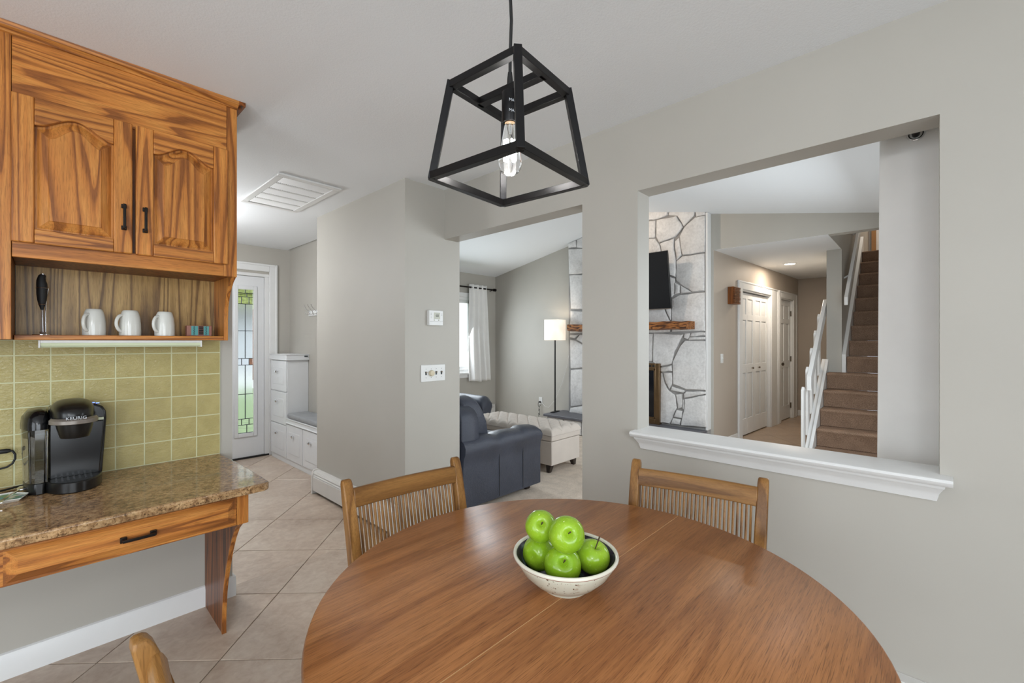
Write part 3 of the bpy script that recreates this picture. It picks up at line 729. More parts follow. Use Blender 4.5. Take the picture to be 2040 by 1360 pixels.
# ---- coffee maker on the desk
km = thing('coffee_maker', 'black pod coffee maker with a smoky water tank on the granite', 'coffee maker', (.06, 2.45, .75))
bo = [(.012, .75), (.160, .75), (.166, .80), (.178, 1.005), (.177, 1.035), (.166, 1.056), (.145, 1.068), (.10, 1.073), (.012, 1.06)]
build('body', MB().prism(bo, 'y', 2.455, 2.60), 'black_gloss', km, bevel=.008, seg=3)
build('front_panel', MB().prism([(.016, .79), (.156, .79), (.168, 1.0), (.016, 1.0)], 'y', 2.445, 2.456), 'black_gloss', km, bevel=.003)
build('display_strip', MB().box(.118, .168, 2.443, 2.447, 1.003, 1.013), 'lens_plastic', km)
tray = [(.082+.082*math.cos(R(a)), 2.455-(.125*abs(math.sin(R(a))))) for a in range(180, 361, 10)]
build('drip_tray', MB().prism(tray, 'z', .75, .792), 'black_plastic', km, bevel=.004)
for k in range(7): build('tray_slat', MB().box(.03+k*.016, .036+k*.016, 2.37, 2.44, .792, .7945), 'black_gloss', km)
tank = [(-.052, 2.45), (-.040, 2.415), (-.022, 2.400), (.004, 2.400), (.013, 2.41), (.013, 2.59), (-.02, 2.60), (-.056, 2.58), (-.06, 2.50)]
sc2 = lambda k, z: [(p[0]*k+(1-k)*-.02, p[1], z) for p in tank]
build('tank_foot', MB().loft([sc2(.82, .75), sc2(.86, .792)]), 'black_plastic', km, bevel=.003)
build('water_tank', MB().loft([sc2(.85, .793), sc2(1.0, .99)]), 'smoke_glass', km, smooth=30)
for xx, yy_ in ((-.036, 2.411), (.008, 2.4005)): build('tank_rib', MB().tube([(xx*.9, yy_-.001, .795), (xx, yy_-.001, .985)], .0022, 8), 'smoke_glass', km)
def lidfn(p, x, y, z): return p
build('tank_lid', MB().loft([sc2(1.02, .99), sc2(1.03, 1.005), [(p[0]*.95-.001, 2.50+(p[1]-2.50)*.95, 1.035) for p in tank], [(p[0]*.72-.002, 2.50+(p[1]-2.50)*.75, 1.056) for p in tank], [(p[0]*.3-.008, 2.50+(p[1]-2.50)*.35, 1.063) for p in tank]]), 'black_gloss', km, smooth=70)
def headfn(p, x, y, z):
    return (p[0], p[1], p[2]-max(0, -y)*.012)
build('head', MB().pillow((.078, 2.432, 1.052), (.122, .235, .088), .75, .8, 36, 18, headfn), 'black_plastic', km, smooth=80)
build('cup_holder', MB().lathe([(.030, .955), (.040, .957), (.045, .972), (.050, .995), (.054, 1.02)], (.082, 2.365, 0), 36), 'black_plastic', km)
m = MB(); n = 24; ro = []; ri = []
for k in range(n+1):
    a = R(185+170*k/n); wv_ = .006+.010*math.sin(PI*k/n)
    ro.append((.080+.068*math.cos(a), 2.375+.078*math.sin(a))); ri.append((.080+(.068-wv_)*math.cos(a), 2.375+(.078-wv_)*math.sin(a)))
sec = [[(o[0], o[1], 1.012), (o[0], o[1], 1.026), (i_[0], i_[1], 1.034), (i_[0], i_[1], 1.014)] for o, i_ in zip(ro, ri)]
build('handle', m.loft(sec), 'silver_plastic', km, bevel=.0015)
for x, c in ((.152, 'blue_led'), (.139, 'blue_led'), (.146, 'lens_plastic')):
    build('button', MB().lathe([(.0052, 0), (.0052, .0015)], (x, 2.475, 1.0705-.4*max(0, x-.145)), 16), c, km)
text('logo', 'KEURIG', .0165, 'print_white', km, (.084, 2.3045, 1.0345), (R(66), 0, R(3)))
build('power_cord', MB().tube([(-.04, 2.58, .757), (-.07, 2.575, .756), (-.10, 2.555, .755), (-.135, 2.54, .755), (-.16, 2.56, .77), (-.17, 2.6, .86)], .0035, 8), 'rubber_black', km)
pg = thing('power_plug', 'black power plug and looped cord beside the green tiles', 'plug', (-.12, 2.6, .85))
build('plug_body', MB().lathe([(.006, 0), (.009, .008), (.009, .03), (.006, .04)], (-.128, 2.595, .896), 14, 'x'), 'rubber_black', pg)
build('cord_loop', MB().tube([(-.090, 2.595, .896), (-.082, 2.594, .893), (-.076, 2.593, .880), (-.076, 2.592, .862), (-.083, 2.592, .845), (-.097, 2.592, .834), (-.12, 2.592, .830), (-.15, 2.594, .84)], .0036, 10), 'rubber_black', pg)
ds = thing('spoon_dish', 'small square leaf-patterned dish beside the coffee maker', 'dish', (-.085, 2.43, .75))
q = [(-.055, 2.352), (-.036, 2.418), (-.080, 2.475), (-.150, 2.47), (-.158, 2.355)]
cx, cy = -.09, 2.41; rg = lambda k, z: [(cx+(p[0]-cx)*k, cy+(p[1]-cy)*k, z) for p in q]
build('rim', MB().loft([rg(.8, .7502), rg(1.0, .760), rg(.97, .762), rg(.90, .757)]), 'ceramic_white', ds)
build('pattern', MB().loft([rg(.905, .7565), rg(.89, .7578)]), 'leaf_dish', ds)
spn = thing('spoon', 'steel spoon resting across the patterned dish', 'spoon', (-.07, 2.42, .762))
build('bowl', MB().pillow((-.054, 2.462, .772), (.030, .048, .014), .9, 1, 20, 12), 'chrome', spn, smooth=80)
build('stem', MB().loft([[(x-.5*wd, y, z), (x+.5*wd, y, z), (x+.5*wd, y, z+.003), (x-.5*wd, y, z+.003)] for x, y, z, wd in ((-.060, 2.445, .770, .007), (-.078, 2.395, .770, .006), (-.096, 2.350, .766, .010), (-.104, 2.325, .762, .013))]), 'chrome', spn)

# ================================================================ PENDANT
pe = thing('pendant_lamp', 'black open-cage pendant lamp with a clear filament bulb', 'pendant lamp', (.824, .782, 1.728), R(4.8))
zb, zt, hb, ht = 0, .251, .141, .1065; bw = .0185
cb = [(-hb, -hb), (hb, -hb), (hb, hb), (-hb, hb)]; cu_ = [(-ht, -ht), (ht, -ht), (ht, ht), (-ht, ht)]
for k in range(4):
    a, b = cb[k], cb[(k+1) % 4]; build('bottom_bar', MB().bar((*a, zb+bw/2), (*b, zb+bw/2), bw, bw), 'black_metal', pe, local=True, bevel=.0008)
    a2, b2 = cu_[k], cu_[(k+1) % 4]; build('top_bar', MB().bar((*a2, zt-bw/2), (*b2, zt-bw/2), bw, bw), 'black_metal', pe, local=True, bevel=.0008)
    build('corner_bar', MB().bar((*a, zb), (*a2, zt), bw, bw, (a[0], -a[1], 0)), 'black_metal', pe, local=True, bevel=.0008)
build('cross_bar', MB().box(-bw*.6, bw*.6, -ht, ht, zt-bw, zt), 'black_metal', pe, local=True, bevel=.0008)
so = build('socket', MB().lathe([(.010, .235), (.0205, .233), (.0215, .228), (.0215, .158), (.020, .154), (.017, .154), (.017, .17)], (0, 0, 0), 32), 'black_metal', pe, local=True)
for tx, z, s_ in (('MAX', .203, .010), ('MAX', .177, .010)):
    text('lettering', tx, s_, 'print_white', so, (-.0150*.75, -.0212*.86, z), (R(90), 0, R(-30)), .0004, local=True)
build('strain_relief', MB().lathe([(.0085, .251), (.0075, .268), (.0055, .285)], (0, 0, 0), 16), 'rubber_black', pe, local=True)
build('cord', MB().tube([(0, 0, .283), (.0005, 0, .33), (.003, -.002, .42), (0, 0, .50), (-.001, .001, .6), (0, 0, CEIL-1.728-.02)], .0042, 10), 'rubber_black', pe, local=True)
build('canopy', MB().lathe([(.01, CEIL-1.728-.03), (.06, CEIL-1.728-.022), (.065, CEIL-1.728-.002)], (0, 0, 0), 32), 'black_metal', pe, local=True)
bu = build('bulb', MB().lathe([(.0125, .160), (.0135, .150), (.017, .135), (.022, .105), (.0275, .075), (.030, .055), (.0285, .040), (.022, .028), (.012, .022), (.003, .0205)], (0, 0, 0), 36), 'clear_glass', pe, local=True, smooth=80)
build('bulb_collar', MB().lathe([(.0128, .170), (.0138, .160), (.0138, .154)], (0, 0, 0), 24), 'antique_brass', bu)
build('bulb_stem', MB().tube([(0, 0, .155), (0, 0, .12)], [.006, .003], 10), 'clear_glass', bu)
for k in range(6):
    a = 2*PI*k/6; build('filament', MB().tube([(.009*math.cos(a), .009*math.sin(a), .108), (.0095*math.cos(a), .0095*math.sin(a), .055)], .0020, 6), 'filament', bu)
point('pendant_bulb_light', (.824, .782, 1.728+.075), 11.0, (1, .97, .92), .012)

# ================================================================ TABLE AND CHAIRS
TX, TY, TR, TZ = .866, .602, .590, .74
tb_ = thing('dining_table', 'round brown wooden dining table with a pale seam across the top', 'table', (TX, TY, 0))
for s_ in (1, -1):
    pr_ = lambda r, z: [(r*math.cos(PI*k/48), s_*max(.0012, r*math.sin(PI*k/48)), z) for k in range(49)]
    build('table_leaf', MB().loft([pr_(TR-.012, TZ-.030), pr_(TR-.002, TZ-.022), pr_(TR, TZ-.010), pr_(TR-.003, TZ-.002), pr_(TR-.006, TZ)]), 'table_x', tb_, local=True, smooth=50)
build('seam', MB().box(-TR+.008, TR-.008, -.0014, .0014, TZ-.02, TZ-.0006), 'seam_wood', tb_, local=True)
build('apron', MB().lathe([(.44, TZ-.09), (.44, TZ-.031), (.42, TZ-.031), (.42, TZ-.09)], (0, 0, 0), 48, cap=False), 'table_edge', tb_, local=True)
for k in range(4):
    a = PI/4+k*PI/2; c_, s_ = math.cos(a), math.sin(a)
    build('leg', MB().tube([(.39*c_, .39*s_, TZ-.032), (.41*c_, .41*s_, .4), (.43*c_, .43*s_, 0)], [.028, .024, .016], 14), 'table_edge', tb_, local=True)

def chair(label, cx, cy, rz):
    # local frame: the back stands towards +y, the sitter faces -y; cx, cy is the top of the back
    ox = cx-(-math.sin(rz))*.262; oy = cy-math.cos(rz)*.262
    t = thing('dining_chair', label, 'chair', (ox, oy, 0), rz, 'spindle-back chairs at the table')
    hw_ = .200
    for s_ in (-1, 1):
        x = s_*hw_
        sec = []
        for z, y, d_, wx in ((0, .215, .030, .026), (.25, .190, .036, .028), (.44, .178, .044, .030), (.60, .200, .044, .030), (.74, .232, .040, .029), (.82, .252, .034, .028), (.855, .262, .028, .027), (.866, .265, .020, .025), (.870, .266, .010, .022)):
            xx = x*(1+.06*max(0, z-.44)/.43); wx *= 1.22
            sec.append([(xx-wx/2, y-d_/2, z), (xx+wx/2, y-d_/2, z), (xx+wx/2, y+d_/2, z), (xx-wx/2, y+d_/2, z)])
        build('back_post', MB().loft(sec), 'chair_z', t, local=True, bevel=.005)
        build('front_leg', MB().loft([[(x*.98+i*r_, -.19+j*r_, z) for i, j in ((-1, -1), (1, -1), (1, 1), (-1, 1))] for z, r_ in ((0, .012), (.42, .019))]), 'chair_z', t, local=True, bevel=.004)
        build('side_rail', MB().box(x-.011, x+.011, -.175, .165, .385, .425), 'chair_y', t, local=True, bevel=.002)
        build('stretcher', MB().bar((x, -.18, .2), (x, .19, .2), .018, .018), 'chair_y', t, local=True, bevel=.003)
    build('front_rail', MB().box(-.185, .185, -.20, -.178, .385, .425), 'chair_x', t, local=True, bevel=.002)
    build('back_rail', MB().box(-.19, .19, .165, .19, .40, .44), 'chair_x', t, local=True, bevel=.002)
    def bow(u): return .012*(1-(2*u-1)**2)
    m = MB(); n = 14; sec = []
    for k in range(n+1):
        u = k/n; x = -.197+.394*u; yb = .243+bow(u); tk = .012
        sec.append([(x, yb-tk-.004, .782), (x, yb+tk-.004, .782), (x, yb+tk+.004, .826), (x, yb+tk*.4+.005, .842), (x, yb-tk*.6+.005, .842), (x, yb-tk+.003, .828)])
    build('crest_rail', m.loft(sec), 'chair_x', t, local=True, bevel=.003)
    build('lower_rail', MB().loft([[(-.195+.39*k/8, .178+bow(k/8)-.009, z) if q_ == 0 else (-.195+.39*k/8, .178+bow(k/8)+.009, z) for q_, z in ((0, .47), (1, .47), (1, .50), (0, .50))] for k in range(9)]), 'chair_x', t, local=True, bevel=.002)
    n = 28
    for k in range(n):
        u = (k+1)/(n+1); x = -.19+.38*u
        build('spindle', MB().tube([(x*.99, .178+bow(u), .49), (x*1.0, .205+bow(u), .64), (x*1.01, .238+bow(u), .79)], .0041, 6), 'chair_z', t, local=True)
    build('seat', MB().pillow((0, -.01, .445), (.415, .40, .05), .35, .3, 28, 10), 'seat_fabric', t, local=True, smooth=80)
    return t
chair('wooden spindle-back chair at the table, in front of the doorway', .888, 1.358, R(-5.5))
chair('wooden spindle-back chair at the table, under the pass-through sill', 1.592, .601, R(-80.5))
chair('wooden chair at the table, only one rounded post showing at bottom left', .111, .664, R(92))

# ---- bowl of apples
BX, BY, BZ = .852, .627, TZ
bw_ = thing('fruit_bowl', 'speckled white stoneware bowl with a dark glazed inside', 'bowl', (BX, BY, BZ))
build('outside', MB().lathe([(.0, .006), (.048, .006), (.050, .0), (.055, .0), (.058, .006), (.078, .018), (.101, .040), (.115, .062), (.1235, .0765), (.1235, .0785)], (0, 0, 0), 56, cap=False), 'bowl_speckle', bw_, local=True, smooth=60)
build('inside', MB().lathe([(.1165, .0770), (.110, .063), (.096, .042), (.074, .022), (.04, .010), (.0, .008)], (0, 0, 0), 56, cap=False), 'bowl_inside', bw_, local=True, smooth=60)
build('rim', MB().lathe([(.1230, .0735), (.1245, .0770), (.1235, .0805), (.1200, .0815), (.1168, .0795), (.1160, .0755)], (0, 0, 0), 56, cap=False), 'bowl_rim', bw_, local=True, smooth=60)
build('rim_line', MB().lathe([(.1222, .0725), (.1232, .0735), (.1236, .0742), (.1228, .0748)], (0, 0, 0), 56, cap=False), 'copper_pink', bw_, local=True, smooth=60)
def apple(label, fwd, side, z, r, tilt, az, stem=.014):
    x = BX+fwd*FW[0]+side*RT[0]; y = BY+fwd*FW[1]+side*RT[1]
    rings = []; n = 32; prof = []
    for k in range(25):
        a = PI*k/24; rr = math.sin(a)*(1+.07*math.cos(a)); zz = math.cos(a)*.94
        dip = math.exp(-(rr/.25)**2); zz -= (.30*dip if zz > 0 else -.14*dip); prof.append((r*rr*1.02, r*zz))
    for q, (a, b) in enumerate(prof):
        rings.append([(max(a, .0003)*(1+.008*math.cos(5*2*PI*i/n))*math.cos(2*PI*i/n), max(a, .0003)*(1+.008*math.cos(5*2*PI*i/n))*math.sin(2*PI*i/n), b) for i in range(n)])
    m = MB().loft(rings)
    o = build('apple', m, 'apple_green', smooth=80); tag(o, label, 'apple', 'green apples in the bowl')
    o.location = (x, y, z)
    o.rotation_mode = 'QUATERNION'
    ax = Vector((math.cos(az)*math.sin(tilt), math.sin(az)*math.sin(tilt), math.cos(tilt)))
    o.rotation_quaternion = Vector((0, 0, 1)).rotation_difference(ax)
    s = build('stem', MB().tube([(0, 0, r*.55), (.001, 0, r*.72), (.003, 0, r*.62+stem)], [.0016, .0013, .0019], 8), 'apple_stem'); s.parent = o
TOCAM = YAW+PI
apple('green apple in the bowl, topmost at the back left', .012, -.058, BZ+.135, .0365, R(58), TOCAM)
apple('green apple in the bowl, topmost at the front', -.046, -.003, BZ+.140, .0400, R(62), TOCAM+R(4))
apple('green apple in the bowl, lower left with no stem showing', .026, -.062, BZ+.064, .0400, R(100), TOCAM+R(150))
apple('green apple in the bowl, lowest at the front rim', -.037, -.011, BZ+.066, .0415, R(52), TOCAM)
apple('green apple in the bowl, lower right with a long stem', .006, .066, BZ+.064, .0400, R(22), TOCAM+R(30), .034)
apple('green apple in the bowl, mostly hidden behind the others', .062, .024, BZ+.066, .0375, R(20), TOCAM+R(120))

# ================================================================ WALL FITTINGS
th = thing('thermostat', 'white wall thermostat with a small grey display', 'thermostat', (1.887, 2.53, 1.435))
build('body', MB().box(1.826, 1.948, 2.503, 2.53, 1.432, 1.538), 'plate_white', th, bevel=.004)
build('screen', MB().box(1.866, 1.918, 2.5015, 2.5035, 1.478, 1.522), 'lcd', th, bevel=.001)
text('digits', '68', .026, 'ink', th, (1.893, 2.5010, 1.500), (R(90), 0, 0), .0003)
for x in (1.870, 1.908): build('button', MB().lathe([(.005, 2.5035), (.004, 2.501)], (x, 0, 1.470), 12, 'y'), 'lcd', th)
build('cover_line', MB().box(1.832, 1.944, 2.5022, 2.5036, 1.4605, 1.4615), 'ink', th)
for k in range(4): build('mark', MB().box(1.838, 1.848, 2.5022, 2.5036, 1.484+k*.0105, 1.4855+k*.0105), 'ink', th)
for k in range(2): build('mark', MB().box(1.928, 1.938, 2.5022, 2.5036, 1.505+k*.009, 1.5065+k*.009), 'ink', th)
sw = thing('switch_plate', 'white four-gang switch plate with a beige dimmer knob', 'switch', (1.877, 2.53, 1.04))
build('plate', MB().box(1.772, 1.981, 2.522, 2.53, 1.040, 1.158), 'plate_white', sw, bevel=.004)
for k, x in enumerate((1.813, 1.900, 1.946)):
    b = build('toggle_slot', MB().box(x-.006, x+.006, 2.5205, 2.5225, 1.087, 1.111), 'dark_ink', sw)
    build('toggle', MB().box(x-.0045, x+.0045, 2.511, 2.522, 1.101, 1.110), 'knob_brass', b, bevel=.001)
build('dimmer_knob', MB().lathe([(.0215, 2.521), (.0215, 2.512), (.018, 2.504), (.006, 2.502)], (1.857, 0, 1.099), 24, 'y'), 'beige_knob', sw)
for x in (1.813, 1.857, 1.900, 1.946):
    for z in (1.069, 1.129): build('screw', MB().lathe([(.0025, 2.5222), (.002, 2.521)], (x, 0, z), 8, 'y'), 'ink', sw)
vt = thing('ceiling_vent', 'white louvred return air grille in the ceiling', 'vent', (1.25, 3.43, CEIL-.02))
vx0, vx1, vy0, vy1 = 1.035, 1.455, 3.03, 3.85; vz = CEIL-.0005
m = MB(); f_ = .045
m.box(vx0, vx1, vy0, vy0+f_, vz-.014, vz).box(vx0, vx1, vy1-f_, vy1, vz-.014, vz).box(vx0, vx0+f_, vy0+f_, vy1-f_, vz-.014, vz).box(vx1-f_, vx1, vy0+f_, vy1-f_, vz-.014, vz)
build('frame', m, 'trim_white', vt, bevel=.004)
build('backing', MB().box(vx0+.02, vx1-.02, vy0+.02, vy1-.02, vz-.003, vz), 'plate_white', vt)
nr = 5; rl = (vy1-vy0-2*f_)/nr
for r_ in range(nr):
    ya = vy0+f_+r_*rl; m = MB(); g_ = MB()
    build('divider', MB().box(vx0+f_, vx1-f_, ya-.006, ya+.006, vz-.010, vz-.003), 'trim_white', vt)
    ns = 27; pw = (vx1-vx0-2*f_)/ns
    for k in range(ns):
        xa = vx0+f_+k*pw
        m.add([(xa+.001, ya+.012, vz-.004), (xa+pw*.8, ya+.012, vz-.012), (xa+pw*.8, ya+rl-.014, vz-.012), (xa+.001, ya+rl-.014, vz-.004), (xa+.003, ya+.012, vz-.003), (xa+pw*.85, ya+.012, vz-.0105), (xa+pw*.85, ya+rl-.014, vz-.0105), (xa+.003, ya+rl-.014, vz-.003)],
              [(0, 1, 2, 3), (4, 7, 6, 5), (0, 4, 5, 1), (3, 2, 6, 7), (0, 3, 7, 4), (1, 5, 6, 2)])
        g_.box(xa+.004, xa+pw*.7, ya+rl-.012, ya+rl-.007, vz-.0042, vz-.003)
    o = build('louvres', m, 'trim_white', vt); o['kind'] = 'stuff'
    o = build('slot_ends', g_, 'dark_ink', vt); o['kind'] = 'stuff'
# baseboard heaters
def heater(label, axis, face, a0, a1, out):
    # face = wall plane, out = direction (+1/-1) into the room along the other axis
    t = thing('baseboard_heater', label, 'heater', (face, (a0+a1)/2, 0) if axis == 'y' else ((a0+a1)/2, face, 0))
    P = lambda d, z: (face+out*d, z)
    ax = 'y' if axis == 'y' else 'x'
    build('back_plate', MB().prism([P(.001, .005), P(.001, .205), P(.006, .205), P(.006, .005)], ax, a0, a1), 'heater_white', t)
    build('top_hood', MB().prism([P(.002, .205), P(.040, .200), P(.052, .180), P(.048, .180), P(.037, .194), P(.002, .198)], ax, a0, a1), 'heater_white', t)
    build('damper', MB().prism([P(.038, .178), P(.050, .160), P(.054, .160), P(.042, .178)], ax, a0, a1), 'heater_white', t)
    build('front_cover', MB().prism([P(.052, .032), P(.055, .150), P(.045, .158), P(.041, .158), P(.050, .148), P(.047, .032)], ax, a0, a1), 'heater_white', t)
    build('dark_core', MB().prism([P(.006, .04), P(.006, .19), P(.036, .185), P(.046, .15), P(.046, .04)], ax, a0+.01, a1-.01), 'dark_gap', t)
    for e0, e1 in ((a0-.016, a0+.008), (a1-.008, a1+.016)):
        build('end_cap', MB().prism([P(.001, .002), P(.060, .002), P(.060, .165), P(.052, .192), P(.040, .208), P(.001, .212)], ax, e0, e1), 'heater_white', t, bevel=.003)
    return t
heater('white baseboard heater at the foot of the projecting wall', 'y', 1.65, 2.62, 3.875, -1)
heater('white baseboard heater under the table along the pass-through wall', 'y', XW, -1.6, .95, -1)
heater('small stretch of white baseboard heater beside the armchair', 'x', YN, 4.45, 5.5, -1)
# coat hooks
hk = thing('coat_hook_rail', 'white coat rail with chrome double hooks on the entry wall', 'coat rail', (2.02, 4.7, 1.60))
build('rail', MB().box(2.016, 2.03, 4.28, 5.0, 1.60, 1.66), 'trim_white', hk, bevel=.004)
for y in (4.955, 4.865, 4.775, 4.60, 4.45, 4.35):
    h = build('hook', MB().tube([(2.015, y, 1.625), (1.99, y, 1.615), (1.972, y, 1.62), (1.965, y, 1.64)], .004, 8), 'chrome', hk)
    build('upper_prong', MB().tube([(2.015, y, 1.645), (1.995, y, 1.655), (1.965, y, 1.69), (1.950, y, 1.72)], .004, 8), 'chrome', h)
    build('mount', MB().box(2.010, 2.016, y-.01, y+.01, 1.61, 1.66), 'chrome', h, bevel=.002)

# ---- shoe bench in the entry
sb = thing('shoe_bench', 'white entry bench with a drawer tower and tip-out fronts', 'bench', (1.91, 4.7, 0))
BFX = 1.80
build('tower', MB().box(BFX+.006, 2.028, 5.028, 5.50, .055, 1.115), 'cabinet_white', sb, bevel=.002)
build('tower_cap', MB().box(BFX-.01, 2.029, 5.012, 5.515, 1.125, 1.178).box(BFX-.016, 2.029, 5.006, 5.52, 1.115, 1.127).box(BFX-.016, 2.029, 5.006, 5.52, 1.172, 1.18), 'cabinet_white', sb, bevel=.003)
build('plinth', MB().box(BFX+.004, 2.028, 3.93, 5.5, 0, .058), 'cabinet_white', sb, bevel=.002)
build('bench_box', MB().box(BFX+.006, 2.028, 3.93, 5.028, .055, .445), 'cabinet_white', sb)
build('bench_top', MB().box(BFX-.01, 2.029, 3.92, 5.024, .445, .497).box(BFX-.018, 2.029, 3.92, 5.026, .44, .452).box(BFX-.018, 2.029, 3.92, 5.026, .488, .498), 'cabinet_white', sb, bevel=.003)
def front(y0, y1, z0, z1, kz):
    f = build('tip_out_front', MB().box(BFX-.008, BFX+.006, y0, y1, z0, z1), 'cabinet_white', sb, bevel=.002)
    e = .05 if y1-y0 > .3 else .04
    def rr_(q, x): return [(x, y0+e+q, z0+e+q), (x, y1-e-q, z0+e+q), (x, y1-e-q, z1-e-q), (x, y0+e+q, z1-e-q)]
    build('panel', MB().loft([rr_(0, BFX-.007), rr_(.003, BFX-.003), rr_(.010, BFX-.003), rr_(.022, BFX-.012), rr_(.026, BFX-.012)]), 'cabinet_white', f)
    yk = (y0+y1)/2
    build('knob', MB().lathe([(.006, BFX-.008), (.006, BFX-.020), (.016, BFX-.026), (.018, BFX-.036), (.010, BFX-.044)], (0, yk, kz), 16, 'x'), 'chrome', f)
front(5.035, 5.49, .775, 1.105, .99); front(5.035, 5.49, .415, .762, .66); front(5.035, 5.49, .062, .405, .31)
front(4.60, 5.015, .062, .43, .33); front(4.17, 4.585, .062, .43, .33)
build('maker_badge', MB().box(1.975, 2.012, 5.0045, 5.0065, 1.150, 1.162), 'dark_ink', sb)
bc = build('bench_cushion', MB().pillow((1.905, 4.47, .524), (.235, 1.09, .054), .25, .12, 28, 10), 'grey_cushion', smooth=60); tag(bc, 'flat grey cushion lying on the white shoe bench', 'cushion')

# ================================================================ LIVING ROOM
# ---- stone chimney
ch = thing('chimney', 'whitewashed fieldstone chimney wall rising to the vaulted ceiling', 'chimney', (5.5, 2.95, 0))
SX = 5.462; Y0, Y1 = 1.918, 3.972
m = MB().prism([(Y0, 0), (Y1, 0), (Y1, lz(Y1)-.003), (RY, RZ-.003), (Y0, lz(Y0)-.003)], 'x', SX+.022, XF-.001); build('mortar_bed', m, 'mortar', ch)
build('edge_mortar', MB().box(SX+.006, XF-.001, Y0-.004, Y0+.024, .25, lz(Y0)-.004), 'trim_white', ch, bevel=.004)
def stone(poly, shared=[0]):
    # poly in (y, z); shrink a little, bevel towards the room (-x)
    n = len(poly); cy_ = sum(p[0] for p in poly)/n; cz_ = sum(p[1] for p in poly)/n
    sz = min(max(p[0] for p in poly)-min(p[0] for p in poly), max(p[1] for p in poly)-min(p[1] for p in poly))
    ar = sum(poly[i][0]*poly[(i+1) % n][1]-poly[(i+1) % n][0]*poly[i][1] for i in range(n))
    if ar < 0: poly = poly[::-1]
    def inset(p, d):
        out = []
        for i in range(len(p)):
            a, b, c = p[i-1], p[i], p[(i+1) % len(p)]
            n1 = Vector((-(b[1]-a[1]), b[0]-a[0])); n2 = Vector((-(c[1]-b[1]), c[0]-b[0]))
            if n1.length < 1e-6 or n2.length < 1e-6: out.append(b); continue
            n1.normalize(); n2.normalize(); q = n1+n2
            if q.length < .2: out.append(b); continue
            q = q/max(.5, q.length_squared/2); out.append((b[0]+q.x*d, b[1]+q.y*d))
        return out
    # split long edges with a slight wobble so the outlines are not ruler straight
    P_ = []
    for i in range(len(poly)):
        a, b = poly[i], poly[(i+1) % len(poly)]; P_.append(a)
        L = math.hypot(b[0]-a[0], b[1]-a[1])
        if L > .12:
            for t_ in (.33, .66):
                o_ = random.uniform(-.006, .006); P_.append((a[0]+(b[0]-a[0])*t_-(b[1]-a[1])/L*o_, a[1]+(b[1]-a[1])*t_+(b[0]-a[0])/L*o_))
    pr_ = random.uniform(-.008, .008); g = min(.0028, sz*.05); e = min(.010, sz*.12)
    ring = lambda p, x: [(x, q[0], q[1]) for q in p]
    tx, tz_ = random.uniform(-.02, .02), random.uniform(-.02, .02)
    face = inset(P_, g+e)
    m = MB(); rs = [ring(inset(P_, g), SX+.03), ring(inset(P_, g), SX+.010+pr_), ring(inset(P_, g+e*.35), SX+.002+pr_), [(SX+pr_-.002+tx*(q[0]-cy_)+tz_*(q[1]-cz_), q[0], q[1]) for q in face]]
    m.loft(rs); build('stone', m, 'whitewashed_stone', ch, smooth=50)
def crop(c): # traced in a photo detail
    x, y, z = on_x(1280+c[0]/2.895, 400+c[1]/2.895, SX); return (y, z)
TR_ = [
 [(30, 60), (146, 58), (143, 82), (80, 106), (30, 112)], [(148, 58), (298, 58), (296, 84), (235, 150), (196, 86), (146, 82)],
 [(80, 110), (195, 86), (232, 150), (188, 206), (95, 242), (78, 206)], [(30, 114), (76, 110), (74, 206), (66, 214), (30, 214)],
 [(302, 58), (362, 60), (362, 80), (306, 92)], [(304, 94), (362, 82), (358, 296), (230, 312), (216, 236), (214, 204), (238, 154)],
 [(30, 218), (72, 216), (94, 246), (110, 300), (30, 306)], [(98, 246), (180, 214), (178, 252), (190, 336), (188, 440), (150, 430), (112, 300)],
 [(184, 232), (212, 208), (224, 312), (194, 342)], [(226, 318), (356, 300), (356, 520), (286, 526), (216, 482), (190, 460), (192, 346)],
 [(30, 310), (110, 304), (148, 434), (184, 446), (180, 540), (160, 560), (30, 560)], [(184, 470), (214, 486), (212, 532), (182, 540)], [(218, 488), (282, 527), (216, 536)],
 [(166, 562), (214, 540), (358, 526), (362, 752), (166, 756)], [(30, 564), (98, 566), (156, 690), (156, 756), (30, 760)], [(102, 566), (162, 564), (162, 690)],
 [(62, 762), (236, 768), (182, 868), (166, 940), (100, 956), (60, 930)], [(30, 766), (58, 764), (56, 926), (30, 928)], [(240, 762), (276, 762), (262, 800), (236, 790)],
 [(280, 760), (362, 757), (362, 778), (272, 782)], [(270, 786), (362, 782), (362, 800), (264, 804)], [(362, 806), (366, 1094), (252, 1090), (174, 1060), (170, 930), (216, 836), (244, 804)],
 [(100, 960), (166, 946), (170, 984), (100, 986)], [(118, 990), (168, 990), (170, 1056), (152, 1086), (126, 1030)], [(100, 990), (114, 994), (124, 1040), (150, 1094), (186, 1120), (196, 1192), (156, 1286), (96, 1282)],
 [(168, 1068), (246, 1096), (234, 1108), (160, 1094)], [(252, 1098), (366, 1100), (366, 1114), (240, 1138), (238, 1112)], [(188, 1116), (228, 1112), (226, 1192), (200, 1200)],
 [(196, 1204), (230, 1212), (226, 1254), (178, 1246)], [(174, 1252), (222, 1260), (214, 1292), (162, 1286)], [(242, 1142), (366, 1118), (372, 1308), (220, 1296), (238, 1208)], [(231, 1146), (239, 1146), (236, 1204), (229, 1196)]]
for p in TR_: stone([crop(c) for c in p])
def px_(l): return [(lambda q: (q[1], min(q[2], lz(q[1])-.004)))(on_x(a, b, SX)) for a, b in l]
